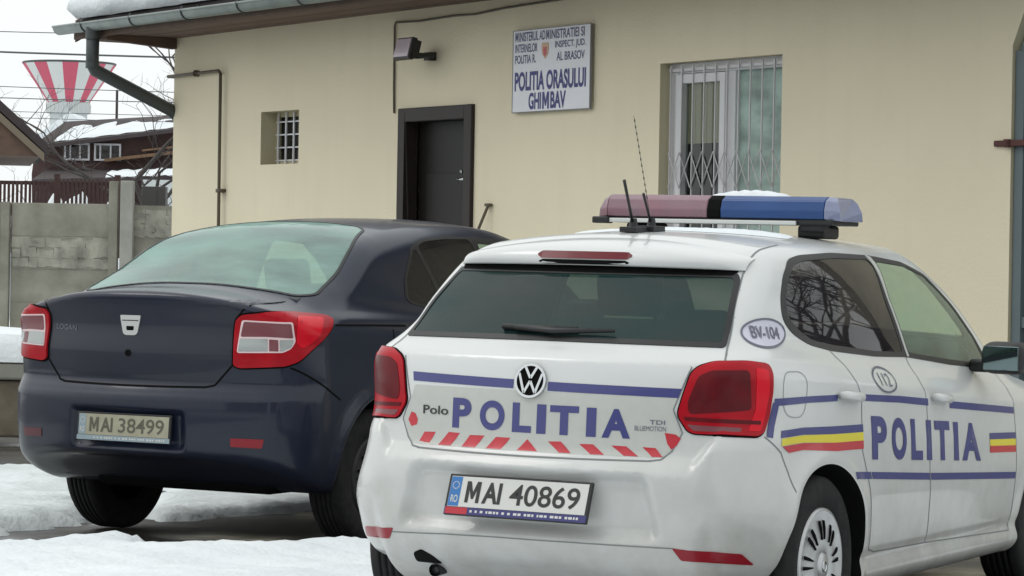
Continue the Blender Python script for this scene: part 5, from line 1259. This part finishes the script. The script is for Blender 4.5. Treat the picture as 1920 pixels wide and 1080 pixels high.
# snow on the police car
def on_car(S,root,name,poly,pl,th,label,mat='snow'):
    U,F=fill(smoothpoly(poly,.04),(),.02);d,_=nearest(U,resample(smoothpoly(poly,.04),.02));P=S.cast(U,pl,0)
    P=P+S.norm(P)*(.001+th*(1-np.exp(-d/.03))*(1+.35*bumps(U[:,0]*9,U[:,1]*9)))[:,None]
    me=bpy.data.meshes.new(name);me.from_pydata(P.tolist(),[],[tuple(f) for f in F]);me.polygons.foreach_set('use_smooth',[True]*len(F))
    o=link(name,me,mat);o.matrix_world=root.matrix_world;tag(o,label,'snow',kind='stuff');return o
bpy.context.view_layer.update()
for i,(poly,lab) in enumerate((([(.42,.38),(.75,.40),(.86,.20),(.80,-.10),(.84,-.35),(.60,-.42),(.45,-.15),(.50,.15)],'thin crust of snow on the roof behind the light bar'),)):
    on_car(POLO,car,'roof_crust',poly,'top',.010,lab)
b=MB();n=26;V=[]
for i in range(n+1):
    y=.03-.27*i/n;hh=(.024*math.sin(math.pi*min(1,max(.02,i/n)))**.45)*(1+.12*math.sin(i*1.4))
    for a,k in((-.085,0),(-.075,.7),(-.02,1),(.04,.9),(.075,0)): V.append((1.02+a,y,1.5825+hh*k))
b.add(V,[(5*i+j,5*i+j+1,5*i+j+6,5*i+j+5) for i in range(n) for j in range(4)])
o=b.build('bar_snow','snow',None,smooth=True);o.matrix_world=car.matrix_world;tag(o,'small white pad of snow on top of the roof light bar','snow',kind='stuff')
# ------------------------------------------------------------------ light, camera
w=bpy.data.worlds.new('World');bpy.context.scene.world=w;w.use_nodes=True;N=w.node_tree.nodes;L=w.node_tree.links
sky=N.new('ShaderNodeTexSky');sky.sky_type='NISHITA';sky.sun_disc=False
EL,AZ=math.radians(55),math.radians(275)
sky.sun_elevation=EL;sky.sun_rotation=AZ;sky.air_density=1.0;sky.dust_density=6;sky.ozone_density=1.5
hs_=N.new('ShaderNodeHueSaturation');hs_.inputs['Saturation'].default_value=.22;hs_.inputs['Value'].default_value=1.0
L.new(sky.outputs[0],hs_.inputs['Color'])
ov_=N.new('ShaderNodeMix');ov_.data_type='RGBA';ov_.inputs[0].default_value=.80;ov_.inputs[7].default_value=(OVC*.965,OVC*1.0,OVC*1.0,1)
L.new(hs_.outputs[0],ov_.inputs[6]);L.new(ov_.outputs[2],N['Background'].inputs[0]);N['Background'].inputs[1].default_value=SKY
sl_=bpy.data.lights.new('sun','SUN');sl_.energy=SUN;sl_.angle=math.radians(25);sl_.color=(1,.975,.94)
so=bpy.data.objects.new('sun',sl_);C.objects.link(so)
d=Vector((math.sin(AZ)*math.cos(EL),math.cos(AZ)*math.cos(EL),math.sin(EL)));so.rotation_euler=d.to_track_quat('Z','Y').to_euler();so.location=d*30
cd=bpy.data.cameras.new('camera');cam=bpy.data.objects.new('camera',cd);C.objects.link(cam)
cd.sensor_width=36;cd.lens=5500/1920*36;cd.shift_y=-(540-478)/1920;cd.clip_end=2000;cd.clip_start=.1
cam.matrix_world=Matrix.Translation((0,0,1.345))@Matrix.Rotation(math.pi/2,4,'X')@Matrix.Rotation(math.radians(1.0),4,'Z')
sc=bpy.context.scene;sc.camera=cam
sc.view_settings.view_transform='Standard';sc.view_settings.look='None';sc.view_settings.gamma=1;sc.view_settings.exposure=EXPO
sc.cycles.max_bounces=8;sc.cycles.transparent_max_bounces=16;sc.cycles.glossy_bounces=4;sc.cycles.caustics_reflective=False;sc.cycles.caustics_refractive=False;sc.cycles.use_denoising=True
